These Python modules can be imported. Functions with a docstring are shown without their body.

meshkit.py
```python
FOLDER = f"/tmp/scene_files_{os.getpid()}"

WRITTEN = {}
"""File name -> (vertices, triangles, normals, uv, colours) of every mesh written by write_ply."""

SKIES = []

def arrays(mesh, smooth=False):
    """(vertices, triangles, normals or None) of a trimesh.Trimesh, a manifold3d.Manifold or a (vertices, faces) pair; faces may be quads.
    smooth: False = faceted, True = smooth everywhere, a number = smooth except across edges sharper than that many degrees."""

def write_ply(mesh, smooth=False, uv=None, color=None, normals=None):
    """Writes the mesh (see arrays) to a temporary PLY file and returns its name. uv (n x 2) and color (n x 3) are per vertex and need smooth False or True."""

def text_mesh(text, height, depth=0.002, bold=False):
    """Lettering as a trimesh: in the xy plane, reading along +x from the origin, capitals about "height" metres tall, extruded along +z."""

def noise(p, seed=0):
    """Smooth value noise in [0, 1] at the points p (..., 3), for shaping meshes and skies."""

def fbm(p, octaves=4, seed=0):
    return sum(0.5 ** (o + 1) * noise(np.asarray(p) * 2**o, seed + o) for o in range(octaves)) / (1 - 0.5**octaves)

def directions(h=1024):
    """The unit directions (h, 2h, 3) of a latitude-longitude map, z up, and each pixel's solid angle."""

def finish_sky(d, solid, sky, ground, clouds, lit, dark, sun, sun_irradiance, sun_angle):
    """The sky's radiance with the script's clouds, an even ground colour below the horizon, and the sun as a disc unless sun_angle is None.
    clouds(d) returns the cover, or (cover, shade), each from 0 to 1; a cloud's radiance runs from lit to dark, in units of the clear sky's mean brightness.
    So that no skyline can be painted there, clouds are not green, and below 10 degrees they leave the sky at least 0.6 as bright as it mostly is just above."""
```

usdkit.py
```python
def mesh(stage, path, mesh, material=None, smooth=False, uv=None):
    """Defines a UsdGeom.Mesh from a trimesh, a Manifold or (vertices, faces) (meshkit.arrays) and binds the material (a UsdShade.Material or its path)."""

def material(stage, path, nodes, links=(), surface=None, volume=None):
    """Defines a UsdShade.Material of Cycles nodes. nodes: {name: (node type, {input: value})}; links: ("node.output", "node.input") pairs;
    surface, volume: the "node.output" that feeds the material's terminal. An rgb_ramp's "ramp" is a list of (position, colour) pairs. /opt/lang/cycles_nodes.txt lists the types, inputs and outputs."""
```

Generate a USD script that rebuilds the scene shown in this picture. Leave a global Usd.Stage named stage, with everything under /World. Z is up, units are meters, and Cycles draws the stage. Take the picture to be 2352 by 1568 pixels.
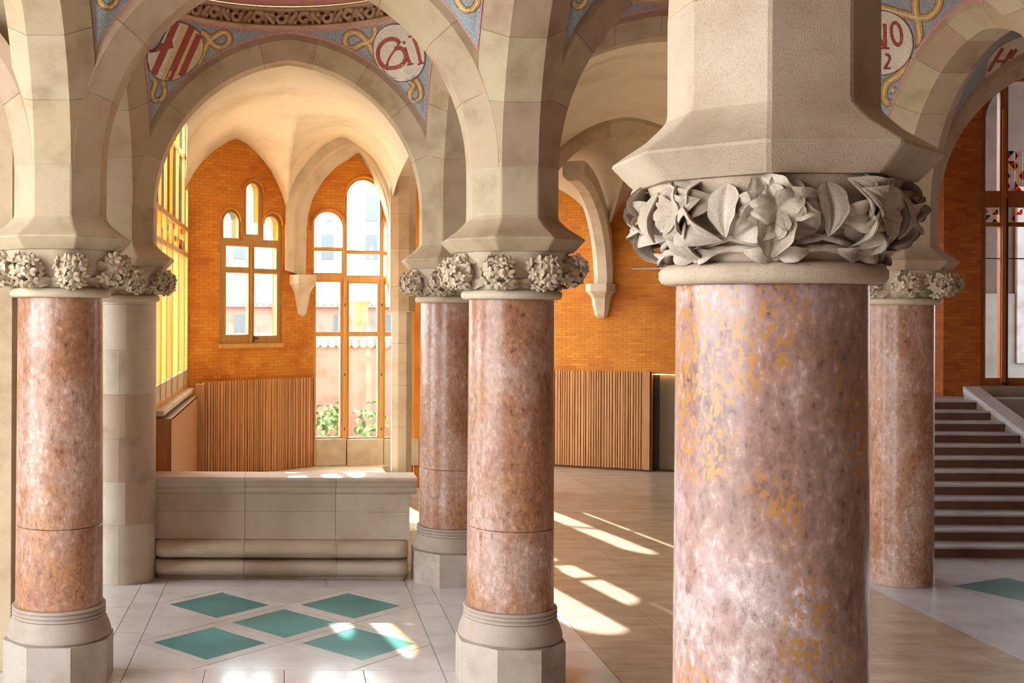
import math, random
import numpy as np, trimesh, usdkit
import shapely, shapely.affinity, shapely.ops
from shapely.geometry import Polygon, LineString, Point, box as sbox
from pxr import Usd, UsdGeom, UsdLux, UsdShade, Gf, Sdf, Vt

stage = Usd.Stage.CreateInMemory()
UsdGeom.SetStageUpAxis(stage, UsdGeom.Tokens.z)
UsdGeom.SetStageMetersPerUnit(stage, 1.0)
UsdGeom.Xform.Define(stage, '/World')
UsdGeom.Scope.Define(stage, '/World/Looks')

# ------------------------------------------------------------ camera, sky, sun, exposure
U = 0.0033                     # metres per measuring unit
EYE = 842.0                    # eye height in units; z below is measured from eye level
F, PX, PY, ROLL = 2720.0, 670.0, 717.0, math.radians(0.25)
CR, SR = math.cos(ROLL), math.sin(ROLL)
cam = UsdGeom.Camera.Define(stage, '/World/camera')
cam.CreateHorizontalApertureAttr(36.0)
cam.CreateVerticalApertureAttr(24.0)
cam.CreateFocalLengthAttr(36.0 * F / 2352)
cam.CreateHorizontalApertureOffsetAttr((1176 - PX) / 2352 * 36.0)
cam.CreateVerticalApertureOffsetAttr(-(784 - PY) / 2352 * 36.0)
cam.CreateClippingRangeAttr(Gf.Vec2f(0.05, 2000))
cam.AddTransformOp().Set(Gf.Matrix4d(CR, 0, SR, 0, -SR, 0, CR, 0, 0, -1, 0, 0, 0, 0, EYE * U, 1))
cam.CreateExposureAttr(0.72)

sky = UsdLux.DomeLight.Define(stage, '/World/sky_light')
sky.CreateColorAttr(Gf.Vec3f(0.87, 0.94, 1.0))
sky.CreateIntensityAttr(2.3)
sun = UsdLux.DistantLight.Define(stage, '/World/sun_light')
sun.CreateAngleAttr(0.55)
sun.CreateColorAttr(Gf.Vec3f(1.0, 0.93, 0.82))
sun.CreateIntensityAttr(5.0)
sun.CreateNormalizeAttr(True)
SUN = np.array([0.2, -1.0, -0.57]); SUN /= np.linalg.norm(SUN)   # the way the light travels
_z = -SUN; _x = np.cross([0, 0, 1.0], _z); _x /= np.linalg.norm(_x); _y = np.cross(_z, _x)
sun.AddTransformOp().Set(Gf.Matrix4d(*_x, 0, *_y, 0, *_z, 0, 0, 0, 0, 1))

# ------------------------------------------------------------ helpers
taken = {}
def fresh(parent, name):
    k = (parent, name); n = taken.get(k, 0); taken[k] = n + 1
    return f'{parent}/{name}' + (f'_{n:03d}' if n else '')
origins = {}
def W(p):
    p = np.asarray(p, float)
    return np.stack([p[..., 0] * U, p[..., 1] * U, (p[..., 2] + EYE) * U], -1)
def tag(prim, label=None, cat=None, group=None, kind=None):
    for k, v in (('label', label), ('category', cat), ('group', group), ('kind', kind)):
        if v: prim.SetCustomDataByKey(k, v)
def thing(name, at, label=None, cat=None, group=None, kind=None, rot=0):
    path = fresh('/World', name)
    x = UsdGeom.Xform.Define(stage, path)
    o = W(np.array(at, float)); origins[path] = o
    x.AddTranslateOp().Set(Gf.Vec3d(*map(float, o)))
    if rot: x.AddRotateZOp().Set(rot)
    tag(x.GetPrim(), label, cat, group, kind or ('thing' if label else None))
    return path
def put(parent, name, m, mat, smooth=False, label=None, kind=None, local=False):
    """m = (verts in units, faces). local: the vertices are measured from the parent's origin on the floor."""
    path = fresh(parent, name)
    v, f = m
    v = np.asarray(v, float)
    o = origins[parent]
    v = v * U if local else W(v) - o
    usdkit.mesh(stage, path, (v, f), M[mat], smooth=smooth)
    origins[path] = o
    tag(stage.GetPrimAtPath(path), label, None, None, kind)
    return path
def group_part(parent, name):
    path = fresh(parent, name); UsdGeom.Xform.Define(stage, path); origins[path] = origins[parent]
    return path
def solo(name, m, mat, label=None, cat=None, group=None, kind=None, smooth=False, at=None):
    path = fresh('/World', name)
    v, f = m
    v = np.asarray(v, float)
    c = np.array([(v[:, 0].min() + v[:, 0].max()) / 2, (v[:, 1].min() + v[:, 1].max()) / 2, v[:, 2].min()]) if at is None else np.array(at, float)
    g = usdkit.mesh(stage, path, (W(v) - W(c), f), M[mat], smooth=smooth)
    g.AddTranslateOp().Set(Gf.Vec3d(*map(float, W(c))))
    origins[path] = W(c)
    tag(stage.GetPrimAtPath(path), label, cat, group, kind or ('thing' if label else None))
    return path
def copy(src, name, at, label, cat, group=None, rot=0):
    path = thing(name, at, label, cat, group, rot=rot)
    p = stage.GetPrimAtPath(path)
    p.GetReferences().AddInternalReference(src)
    p.SetInstanceable(True)
    return path

def cat_(ms):
    vs, fs, n = [], [], 0
    for v, f in ms:
        vs.append(np.asarray(v, float)); fs.append(np.asarray(f, int) + n); n += len(v)
    return np.vstack(vs), np.vstack(fs)
def grid(P, cu=False, cv=False, flip=False):
    nu, nv = P.shape[:2]
    i, j = np.meshgrid(np.arange(nu - (not cu)), np.arange(nv - (not cv)), indexing='ij')
    a = i * nv + j; b = ((i + 1) % nu) * nv + j; c = ((i + 1) % nu) * nv + (j + 1) % nv; d = i * nv + (j + 1) % nv
    q = np.stack([a, b, c, d], -1).reshape(-1, 4)
    f = np.vstack([q[:, [0, 1, 2]], q[:, [0, 2, 3]]])
    return P.reshape(-1, 3), f[:, ::-1] if flip else f
def loft(rings, caps=True):
    """rings: (n, k, 3), each a closed loop."""
    P = np.asarray(rings, float)
    v, f = grid(P, cv=True)
    if caps:
        n, k = P.shape[:2]
        c0, c1 = P[0].mean(0), P[-1].mean(0)
        v = np.vstack([v, c0, c1]); a = np.arange(k); b = (a + 1) % k
        f = np.vstack([f, np.stack([a, b, np.full(k, n * k)], 1), np.stack([(n - 1) * k + b, (n - 1) * k + a, np.full(k, n * k + 1)], 1)])
    return v, f
def lathe(profile, seg=72, caps=True, cx=0, cy=0):
    t = np.arange(seg) / seg * 2 * np.pi
    return loft([np.stack([cx + r * np.cos(t), cy + r * np.sin(t), np.full(seg, z)], 1) for r, z in profile], caps)
def oct_ring(a, z, c=1.5, cx=0, cy=0):
    R = a / math.cos(math.pi / 8); pts = []
    vs = [np.array([R * math.cos(math.pi / 8 + k * math.pi / 4), R * math.sin(math.pi / 8 + k * math.pi / 4)]) for k in range(8)]
    for k in range(8):
        p, q, r = vs[k - 1], vs[k], vs[(k + 1) % 8]
        pts += [q + (p - q) / np.linalg.norm(p - q) * c, q + (r - q) / np.linalg.norm(r - q) * c]
    pts = np.array(pts)
    return np.c_[pts[:, 0] + cx, pts[:, 1] + cy, np.full(16, z)]
def octo(profile, cx=0, cy=0, c=1.5):
    return loft([oct_ring(a, z, c, cx, cy) for a, z in profile])
def bx(x0, x1, y0, y1, z0, z1, b=0.0):
    if b:
        o = b
        rs = []
        for z, k in ((z0, o), (z0 + o, 0), (z1 - o, 0), (z1, o)):
            rs.append([[x0 + k, y0 + k, z], [x1 - k, y0 + k, z], [x1 - k, y1 - k, z], [x0 + k, y1 - k, z]])
        return loft(rs)
    m = trimesh.creation.box([x1 - x0, y1 - y0, z1 - z0])
    return m.vertices + [(x0 + x1) / 2, (y0 + y1) / 2, (z0 + z1) / 2], m.faces
def tri_poly(poly):
    v, f = trimesh.creation.triangulate_polygon(poly, engine='earcut')
    return np.asarray(v), np.asarray(f)
def prism(poly, fn, h0, h1):
    """Extrudes a shapely polygon whose points fn(x, y, h) places in space."""
    out = []
    for g in getattr(poly, 'geoms', [poly]):
        if g.is_empty or g.area < 1e-6: continue
        v, f = tri_poly(g); n = len(v)
        a = fn(v[:, 0], v[:, 1], np.full(n, float(h0))); b = fn(v[:, 0], v[:, 1], np.full(n, float(h1)))
        ms = [(np.vstack([a, b]), np.vstack([f[:, ::-1], f + n]))]
        for ring in (g.exterior, *g.interiors):
            r = np.array(ring.coords)[:-1]; k = len(r)
            p = np.vstack([fn(r[:, 0], r[:, 1], np.full(k, float(h0))), fn(r[:, 0], r[:, 1], np.full(k, float(h1)))])
            i = np.arange(k); j = (i + 1) % k
            ms.append((p, np.vstack([np.stack([i, j, j + k], 1), np.stack([i, j + k, i + k], 1)])))
        out.append(cat_(ms))
    return cat_(out)
def tube(path, r, sides=8, caps=True):
    p = np.asarray(path, float); n = len(p); r = np.broadcast_to(np.asarray(r, float), n)
    t = np.gradient(p, axis=0); t /= np.linalg.norm(t, axis=1, keepdims=True) + 1e-12
    up = np.array([0, 0, 1.0]) if abs(t[0][2]) < .9 else np.array([1.0, 0, 0])
    rings = []
    a = np.cross(t[0], up); a /= np.linalg.norm(a)
    for k in range(n):
        a = a - t[k] * (a @ t[k]); a /= np.linalg.norm(a) + 1e-12
        b = np.cross(t[k], a); w = np.arange(sides) / sides * 2 * np.pi
        rings.append(p[k] + r[k] * (np.cos(w)[:, None] * a + np.sin(w)[:, None] * b))
    return loft(rings, caps)
ICO1 = trimesh.creation.icosphere(1); ICO2 = trimesh.creation.icosphere(2); ICO3 = trimesh.creation.icosphere(3)
def vnoise(p, s, seed=0):
    import meshkit
    return meshkit.fbm(np.asarray(p) * s + 50, 3, seed)
def ray(px, py):
    """Direction (dX/dY, dZ/dY) through a point of the photograph, to measure what stands on a known surface."""
    u, v = (np.asarray(px, float) - PX) / F, (PY - np.asarray(py, float)) / F
    return u * CR - v * SR, u * SR + v * CR
class Plane:
    """A standing wall plane: origin (x, y), direction (ex, ey), normal towards the room."""
    def __init__(s, x, y, ex, ey):
        l = math.hypot(ex, ey); s.o = np.array([x, y]); s.e = np.array([ex, ey]) / l; s.n = np.array([s.e[1], -s.e[0]])
    def px(s, px, py, h=0):
        a, b = ray(px, py); o = s.o + s.n * h
        # (a*Y - ox, Y - oy) parallel to e
        Y = (o[0] * s.e[1] - o[1] * s.e[0]) / (np.asarray(a) * s.e[1] - s.e[0])
        d = (a * Y - o[0]) * s.e[0] + (Y - o[1]) * s.e[1]
        return d, b * Y
    def to(s, d, z, h):
        d, z, h = np.broadcast_arrays(np.asarray(d, float), z, h)
        return np.stack([s.o[0] + s.e[0] * d + s.n[0] * h, s.o[1] + s.e[1] * d + s.n[1] * h, z], -1)
    def poly(s, pts, h=0):
        return Polygon([s.px(x, y, h) for x, y in pts])
    def rect(s, x0, y0, x1, y1, h=0):
        (a, b), (c, d) = s.px(x0, y0, h), s.px(x1, y1, h)
        return sbox(min(a, c), min(b, d), max(a, c), max(b, d))

# ------------------------------------------------------------ materials
M = {}
def mat(name, nodes, links, surface='p.BSDF'):
    M[name] = usdkit.material(stage, '/World/Looks/' + name, nodes, links, surface=surface)
def stone(name, cols, rough=0.75, scale=3.0, bump=0.25, grain=150.0, spot=0.18, spec=0.3):
    """A natural stone: tone varies from block to block and in soft clouds, with fine grain and relief."""
    mat(name, {
        'g': ('geometry', {}), 'oi': ('object_info', {}),
        'blk': ('rgb_ramp', {'ramp': [(i / (len(cols) - 1), c) for i, c in enumerate(cols)]}),
        'n1': ('noise_texture', {'scale': scale, 'detail': 5.0, 'roughness': .6}),
        'n2': ('noise_texture', {'scale': grain, 'detail': 3.0}),
        'r1': ('rgb_ramp', {'ramp': [(0.3, (.74, .69, .63)), (0.5, (.96, .95, .93)), (0.62, (1, 1, 1)), (0.75, (1.0, .88, .74))]}),
        'r2': ('rgb_ramp', {'ramp': [(0.25, (1 - spot,) * 3), (0.5, (1, 1, 1)), (0.8, (1, 1, 1))]}),
        'm1': ('mix_color', {'blend_type': 'multiply', 'fac': 1.0}), 'm2': ('mix_color', {'blend_type': 'multiply', 'fac': 1.0}),
        'b': ('bump', {'strength': bump, 'distance': 0.004}),
        'p': ('principled_bsdf', {'roughness': rough, 'specular_ior_level': spec})},
        [('oi.random', 'blk.fac'), ('g.position', 'n1.vector'), ('g.position', 'n2.vector'), ('n1.fac', 'r1.fac'), ('n2.fac', 'r2.fac'),
         ('blk.color', 'm1.a'), ('r1.color', 'm1.b'), ('m1.result', 'm2.a'), ('r2.color', 'm2.b'), ('m2.result', 'p.base_color'),
         ('n2.fac', 'b.height'), ('b.normal', 'p.normal')])
stone('arch_stone', [(.53, .415, .26), (.51, .375, .25), (.46, .32, .22), (.57, .465, .32), (.48, .365, .225)])
stone('impost_stone', [(.52, .41, .265), (.50, .38, .25), (.54, .43, .29)], spot=.22)
stone('near_stone', [(.50, .395, .29), (.52, .40, .30)], grain=190, bump=.5, spot=.3, scale=2.0)
stone('carved_stone', [(.60, .50, .36), (.56, .45, .32), (.62, .53, .40)], spot=.2, bump=.3)
stone('leaf_stone', [(.46, .37, .295), (.44, .36, .29), (.49, .40, .32)], spot=.25, bump=.4, grain=120)
stone('base_stone', [(.38, .31, .26), (.40, .32, .265)], rough=.6, spot=.22)
stone('plinth_stone', [(.44, .39, .35), (.50, .41, .33), (.40, .34, .30)], rough=.6, spot=.2)
stone('drum_stone', [(.64, .55, .44), (.67, .58, .47), (.62, .52, .40)], rough=.55, spot=.12, bump=.1)
stone('drum_pink', [(.52, .37, .28), (.56, .42, .31), (.50, .35, .28)], rough=.55, spot=.12, bump=.1)
stone('parapet_stone', [(.58, .49, .39), (.62, .53, .43), (.55, .46, .36)], rough=.55, spot=.2, bump=.15, scale=1.6)
stone('pale_stone', [(.66, .56, .42), (.68, .59, .47)], spot=.15, bump=.15)
stone('joint_mortar', [(.42, .33, .22), (.42, .33, .22)])
stone('ring_stone', [(.62, .45, .28), (.60, .43, .26)], spot=.2)
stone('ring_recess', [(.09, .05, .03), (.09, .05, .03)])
stone('ring_band', [(.52, .36, .22), (.52, .36, .22)])
stone('plaster_cream', [(.82, .72, .55), (.82, .72, .55)], rough=.85, scale=.8, grain=14, spot=.06, bump=.5)
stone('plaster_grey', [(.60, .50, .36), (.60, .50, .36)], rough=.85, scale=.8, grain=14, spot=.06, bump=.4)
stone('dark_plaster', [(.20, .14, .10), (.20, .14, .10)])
stone('ground_paving', [(.20, .19, .17), (.20, .19, .17)])
stone('facade_white', [(.55, .54, .52), (.55, .54, .52)])
stone('court_pale', [(.42, .42, .44), (.42, .42, .44)])
stone('court_brick', [(.10, .07, .06), (.12, .085, .07)])
stone('court_stone', [(.22, .21, .20), (.24, .23, .22)])
stone('facade_brick', [(.36, .20, .16), (.36, .20, .16)])
stone('roof_tile', [(.42, .40, .42), (.50, .44, .42), (.38, .38, .42)])
stone('terracotta', [(.70, .35, .18), (.70, .35, .18)])
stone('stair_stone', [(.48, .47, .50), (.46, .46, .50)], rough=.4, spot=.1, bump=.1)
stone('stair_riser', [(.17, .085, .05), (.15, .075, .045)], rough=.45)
def marble(name, c0, c1, c2, ochre, white, rough=0.28, s=1.0, och=.62):
    mat(name, {
        'g': ('geometry', {}),
        'mp': ('mapping', {'mapping_type': 'point', 'scale': (1.0, 1.0, .62)}),
        'n1': ('noise_texture', {'scale': 1.9 * s, 'detail': 10.0, 'roughness': .68, 'distortion': .25}),
        'n2': ('noise_texture', {'scale': 30 * s, 'detail': 7.0, 'roughness': .68, 'distortion': .3}),
        'n3': ('noise_texture', {'scale': 2.6 * s, 'detail': 4.0, 'roughness': .55}),
        'v': ('voronoi_texture', {'scale': 75 * s, 'feature': 'f1', 'randomness': 1.0}),
        'e': ('voronoi_texture', {'scale': 3.6 * s, 'feature': 'distance_to_edge'}),
        'wv': ('mix_color', {'blend_type': 'linear_light', 'fac': .25}), 'wv2': ('mix_color', {'blend_type': 'linear_light', 'fac': .02}),
        'base': ('rgb_ramp', {'ramp': [(.28, c0), (.45, c1), (.56, c2), (.75, c1)]}),
        'mot': ('rgb_ramp', {'ramp': [(.30, (.38, .32, .30)), (.42, (.82, .78, .77)), (.52, (.98, .97, .97)), (.60, (1.18, 1.18, 1.2)), (.67, (1.75, 1.78, 1.8))]}),
        'm1': ('mix_color', {'blend_type': 'multiply', 'fac': 1.0, 'use_clamp': False}),
        'sep': ('separate_color', {}),
        'om': ('math', {'math_type': 'multiply'}),
        'o1': ('map_range', {'from_min': och, 'from_max': och + .06, 'clamp': True}),
        'o2': ('map_range', {'from_min': .48, 'from_max': .58, 'clamp': True}),
        'm2': ('mix_color', {'blend_type': 'mix'}),
        'ev': ('map_range', {'from_min': .0, 'from_max': .035, 'to_min': 1.0, 'to_max': 0.0, 'clamp': True}),
        'w2': ('map_range', {'from_min': .46, 'from_max': .58, 'clamp': True}),
        'em': ('math', {'math_type': 'multiply'}), 'em2': ('math', {'math_type': 'multiply', 'value2': .85}),
        'm3': ('mix_color', {'blend_type': 'mix'}),
        'oc': ('color', {'value': ochre}), 'wc': ('color', {'value': white}),
        'p': ('principled_bsdf', {'roughness': rough, 'specular_ior_level': .5})},
        [('g.position', 'mp.vector'), ('mp.vector', 'n1.vector'), ('mp.vector', 'n2.vector'), ('mp.vector', 'n3.vector'), ('mp.vector', 'wv.a'), ('n2.color', 'wv.b'),
         ('wv2.result', 'v.vector'), ('mp.vector', 'wv2.a'), ('n2.color', 'wv2.b'), ('wv.result', 'e.vector'), ('n1.fac', 'base.fac'), ('n2.fac', 'mot.fac'), ('base.color', 'm1.a'), ('mot.color', 'm1.b'),
         ('v.color', 'sep.color'), ('sep.r', 'o1.value'), ('n3.fac', 'o2.value'), ('o1.result', 'om.value1'), ('o2.result', 'om.value2'),
         ('om.value', 'm2.fac'), ('m1.result', 'm2.a'), ('oc.color', 'm2.b'),
         ('e.distance', 'ev.value'), ('n1.fac', 'w2.value'), ('ev.result', 'em.value1'), ('w2.result', 'em.value2'), ('em.value', 'em2.value1'),
         ('em2.value', 'm3.fac'), ('m2.result', 'm3.a'), ('wc.color', 'm3.b'), ('m3.result', 'p.base_color')])
marble('marble_near', (.22, .11, .085), (.35, .21, .175), (.47, .345, .325), (.42, .20, .06), (.62, .56, .50))
marble('marble_pink', (.25, .10, .05), (.36, .175, .10), (.44, .275, .215), (.44, .21, .08), (.62, .50, .40), och=.74)
def floor_mat(name, cols, rough, stretch, scale=2.2):
    mat(name, {
        'g': ('geometry', {}), 'oi': ('object_info', {}),
        'mp': ('mapping', {'mapping_type': 'point', 'scale': stretch}),
        'n': ('noise_texture', {'scale': scale, 'detail': 7.0, 'roughness': .65}),
        'f': ('noise_texture', {'scale': 70.0, 'detail': 2.0}),
        'c': ('rgb_ramp', {'ramp': [(.3, cols[0]), (.5, cols[1]), (.7, cols[2])]}),
        'br': ('map_range', {'to_min': .93, 'to_max': 1.05}),
        'fr': ('rgb_ramp', {'ramp': [(.3, (.88, .87, .86)), (.5, (1, 1, 1))]}),
        'm': ('mix_color', {'blend_type': 'multiply', 'fac': 1.0}), 'm2': ('mix_color', {'blend_type': 'multiply', 'fac': 1.0}),
        'p': ('principled_bsdf', {'roughness': rough, 'specular_ior_level': .5})},
        [('g.position', 'mp.vector'), ('mp.vector', 'n.vector'), ('g.position', 'f.vector'), ('n.fac', 'c.fac'), ('oi.random', 'br.value'),
         ('c.color', 'm.a'), ('br.result', 'm.b'), ('f.fac', 'fr.fac'), ('m.result', 'm2.a'), ('fr.color', 'm2.b'), ('m2.result', 'p.base_color')])
floor_mat('floor_pale', [(.50, .46, .42), (.58, .55, .52), (.63, .61, .59)], .15, (1, 1, 1))
floor_mat('floor_hall', [(.30, .22, .16), (.40, .32, .24), (.48, .40, .32)], .24, (1.2, 3.2, 1), 1.6)
floor_mat('floor_grey', [(.36, .36, .38), (.44, .44, .47), (.50, .50, .52)], .25, (1, 1, 1))
mat('floor_joint', {'p': ('principled_bsdf', {'base_color': (.36, .31, .26), 'roughness': .8})}, [])
mat('teal_glass', {'g': ('geometry', {}), 'n': ('noise_texture', {'scale': .9, 'detail': 2.0}), 'r': ('rgb_ramp', {'ramp': [(.35, (.045, .19, .19)), (.65, (.10, .32, .32))]}),
                   'p': ('principled_bsdf', {'roughness': .16, 'specular_ior_level': .6})}, [('g.position', 'n.vector'), ('n.fac', 'r.fac'), ('r.color', 'p.base_color')])
def tint(name, c, rough=.03):
    mat(name, {'t': ('transparent_bsdf', {'color': c}), 'gl': ('glossy_bsdf', {'color': (1, 1, 1), 'roughness': rough}), 'lw': ('layer_weight', {'blend': .5}),
               'pw': ('math', {'math_type': 'power', 'value2': 4.0}), 'ma': ('math', {'math_type': 'multiply_add', 'value2': .5, 'value3': .025}), 'x': ('mix_closure', {})},
        [('lw.facing', 'pw.value1'), ('pw.value', 'ma.value1'), ('ma.value', 'x.fac'), ('t.BSDF', 'x.closure1'), ('gl.BSDF', 'x.closure2')], surface='x.closure')
tint('pane_glass', (.97, .985, .98))
tint('glass_amber', (.98, .82, .48)); tint('glass_red', (.65, .08, .03)); tint('glass_blue', (.06, .14, .42)); tint('glass_pearl', (.92, .90, .86)); tint('glass_teal', (.55, .82, .80))
def brick(name, cols):
    mat(name, {'g': ('geometry', {}), 'tn': ('attribute', {'attribute': 'tone'}), 'oi': ('object_info', {}), 'ad': ('math', {'math_type': 'add'}), 'fr': ('math', {'math_type': 'fraction'}),
               'r': ('rgb_ramp', {'ramp': [(i / (len(cols) - 1), c) for i, c in enumerate(cols)]}),
               'n': ('noise_texture', {'scale': 1.5, 'detail': 4.0}), 'nr': ('rgb_ramp', {'ramp': [(.3, (.75, .62, .55)), (.6, (1, 1, 1))]}),
               'm': ('mix_color', {'blend_type': 'multiply', 'fac': 1.0}),
               'p': ('principled_bsdf', {'roughness': .6, 'specular_ior_level': .35})},
        [('tn.fac', 'ad.value1'), ('oi.random', 'ad.value2'), ('ad.value', 'fr.value1'), ('fr.value', 'r.fac'), ('g.position', 'n.vector'), ('n.fac', 'nr.fac'),
         ('r.color', 'm.a'), ('nr.color', 'm.b'), ('m.result', 'p.base_color')])
brick('brick_orange', [(.60, .215, .022), (.68, .265, .03), (.64, .23, .024), (.70, .30, .04), (.56, .185, .02)])
mat('brick_mortar', {'p': ('principled_bsdf', {'base_color': (.42, .15, .025), 'roughness': .9})}, [])
brick('brick_hall', [(.26, .10, .05), (.30, .12, .06)])
brick('brick_red', [(.42, .11, .022), (.48, .14, .026), (.38, .09, .02), (.52, .17, .03)])
mat('brick_red_mortar', {'p': ('principled_bsdf', {'base_color': (.24, .09, .03), 'roughness': .9})}, [])
def wood(name, c0, c1, rough=.45, sc=(9, 9, .7)):
    mat(name, {'g': ('geometry', {}), 'oi': ('object_info', {}), 'mp': ('mapping', {'mapping_type': 'point', 'scale': sc}),
               'n': ('noise_texture', {'scale': 3.0, 'detail': 5.0, 'distortion': .4}), 'r': ('rgb_ramp', {'ramp': [(.3, c0), (.7, c1)]}),
               'br': ('map_range', {'to_min': .72, 'to_max': 1.18}), 'm': ('mix_color', {'blend_type': 'multiply', 'fac': 1.0, 'use_clamp': False}),
               'p': ('principled_bsdf', {'roughness': rough})},
        [('g.position', 'mp.vector'), ('mp.vector', 'n.vector'), ('n.fac', 'r.fac'), ('oi.random', 'br.value'), ('r.color', 'm.a'), ('br.result', 'm.b'), ('m.result', 'p.base_color')])
wood('wood_slat', (.50, .22, .075), (.66, .33, .13))
wood('wood_panel', (.48, .22, .09), (.62, .33, .15))
wood('wood_honey', (.55, .28, .07), (.68, .38, .12))
wood('wood_red', (.34, .10, .025), (.44, .15, .04))
mat('slat_back', {'p': ('principled_bsdf', {'base_color': (.15, .06, .025), 'roughness': .8})}, [])
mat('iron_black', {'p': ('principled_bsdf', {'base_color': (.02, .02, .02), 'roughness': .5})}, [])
mat('pewter', {'p': ('principled_bsdf', {'base_color': (.55, .52, .46), 'roughness': .4})}, [])
mat('grey_door', {'p': ('principled_bsdf', {'base_color': (.20, .17, .12), 'roughness': .6})}, [])
mat('lamp_warm', {'e': ('emission', {'color': (1.0, .55, .12), 'strength': 6.0})}, [], surface='e.emission')
mat('leaf_green', {'p': ('principled_bsdf', {'base_color': (.12, .22, .06), 'roughness': .6})}, [])
mat('window_dark', {'p': ('principled_bsdf', {'base_color': (.10, .13, .14), 'roughness': .3})}, [])
def mosaic(name, c, var=.22):
    mat(name, {'g': ('geometry', {}), 'v': ('voronoi_texture', {'scale': 75.0, 'randomness': .6}), 'e': ('voronoi_texture', {'scale': 75.0, 'randomness': .6, 'feature': 'distance_to_edge'}),
               's': ('separate_color', {}), 'br': ('map_range', {'to_min': 1 - var, 'to_max': 1 + var * .6}),
               'j': ('map_range', {'from_min': 0.0, 'from_max': .09, 'to_min': .55, 'to_max': 1.0, 'clamp': True}),
               'k': ('math', {'math_type': 'multiply'}), 'c': ('color', {'value': c}), 'm': ('mix_color', {'blend_type': 'multiply', 'fac': 1.0, 'use_clamp': False}),
               'p': ('principled_bsdf', {'roughness': .4})},
        [('g.position', 'v.vector'), ('g.position', 'e.vector'), ('v.color', 's.color'), ('s.r', 'br.value'), ('e.distance', 'j.value'), ('br.result', 'k.value1'), ('j.result', 'k.value2'),
         ('c.color', 'm.a'), ('k.value', 'm.b'), ('m.result', 'p.base_color')])
mosaic('mosaic_blue', (.36, .40, .43)); mosaic('mosaic_pink', (.66, .34, .30)); mosaic('mosaic_cream', (.80, .72, .60), .14); mosaic('mosaic_red', (.42, .055, .035), .3)
mosaic('mosaic_ochre', (.66, .38, .10)); mosaic('mosaic_gold', (.86, .66, .36), .15); mosaic('mosaic_brown', (.20, .09, .07)); mosaic('mosaic_yellow', (.78, .58, .30), .15)
mat('dome_tile', {'g': ('geometry', {}), 'oi': ('object_info', {}), 'r': ('rgb_ramp', {'ramp': [(0, (.68, .25, .23)), (.5, (.72, .28, .26)), (1, (.66, .24, .23))]}),
                  'p': ('principled_bsdf', {'roughness': .35})}, [('oi.random', 'r.fac'), ('r.color', 'p.base_color')])
mat('dome_joint', {'p': ('principled_bsdf', {'base_color': (.66, .34, .20), 'roughness': .8})}, [])

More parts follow.
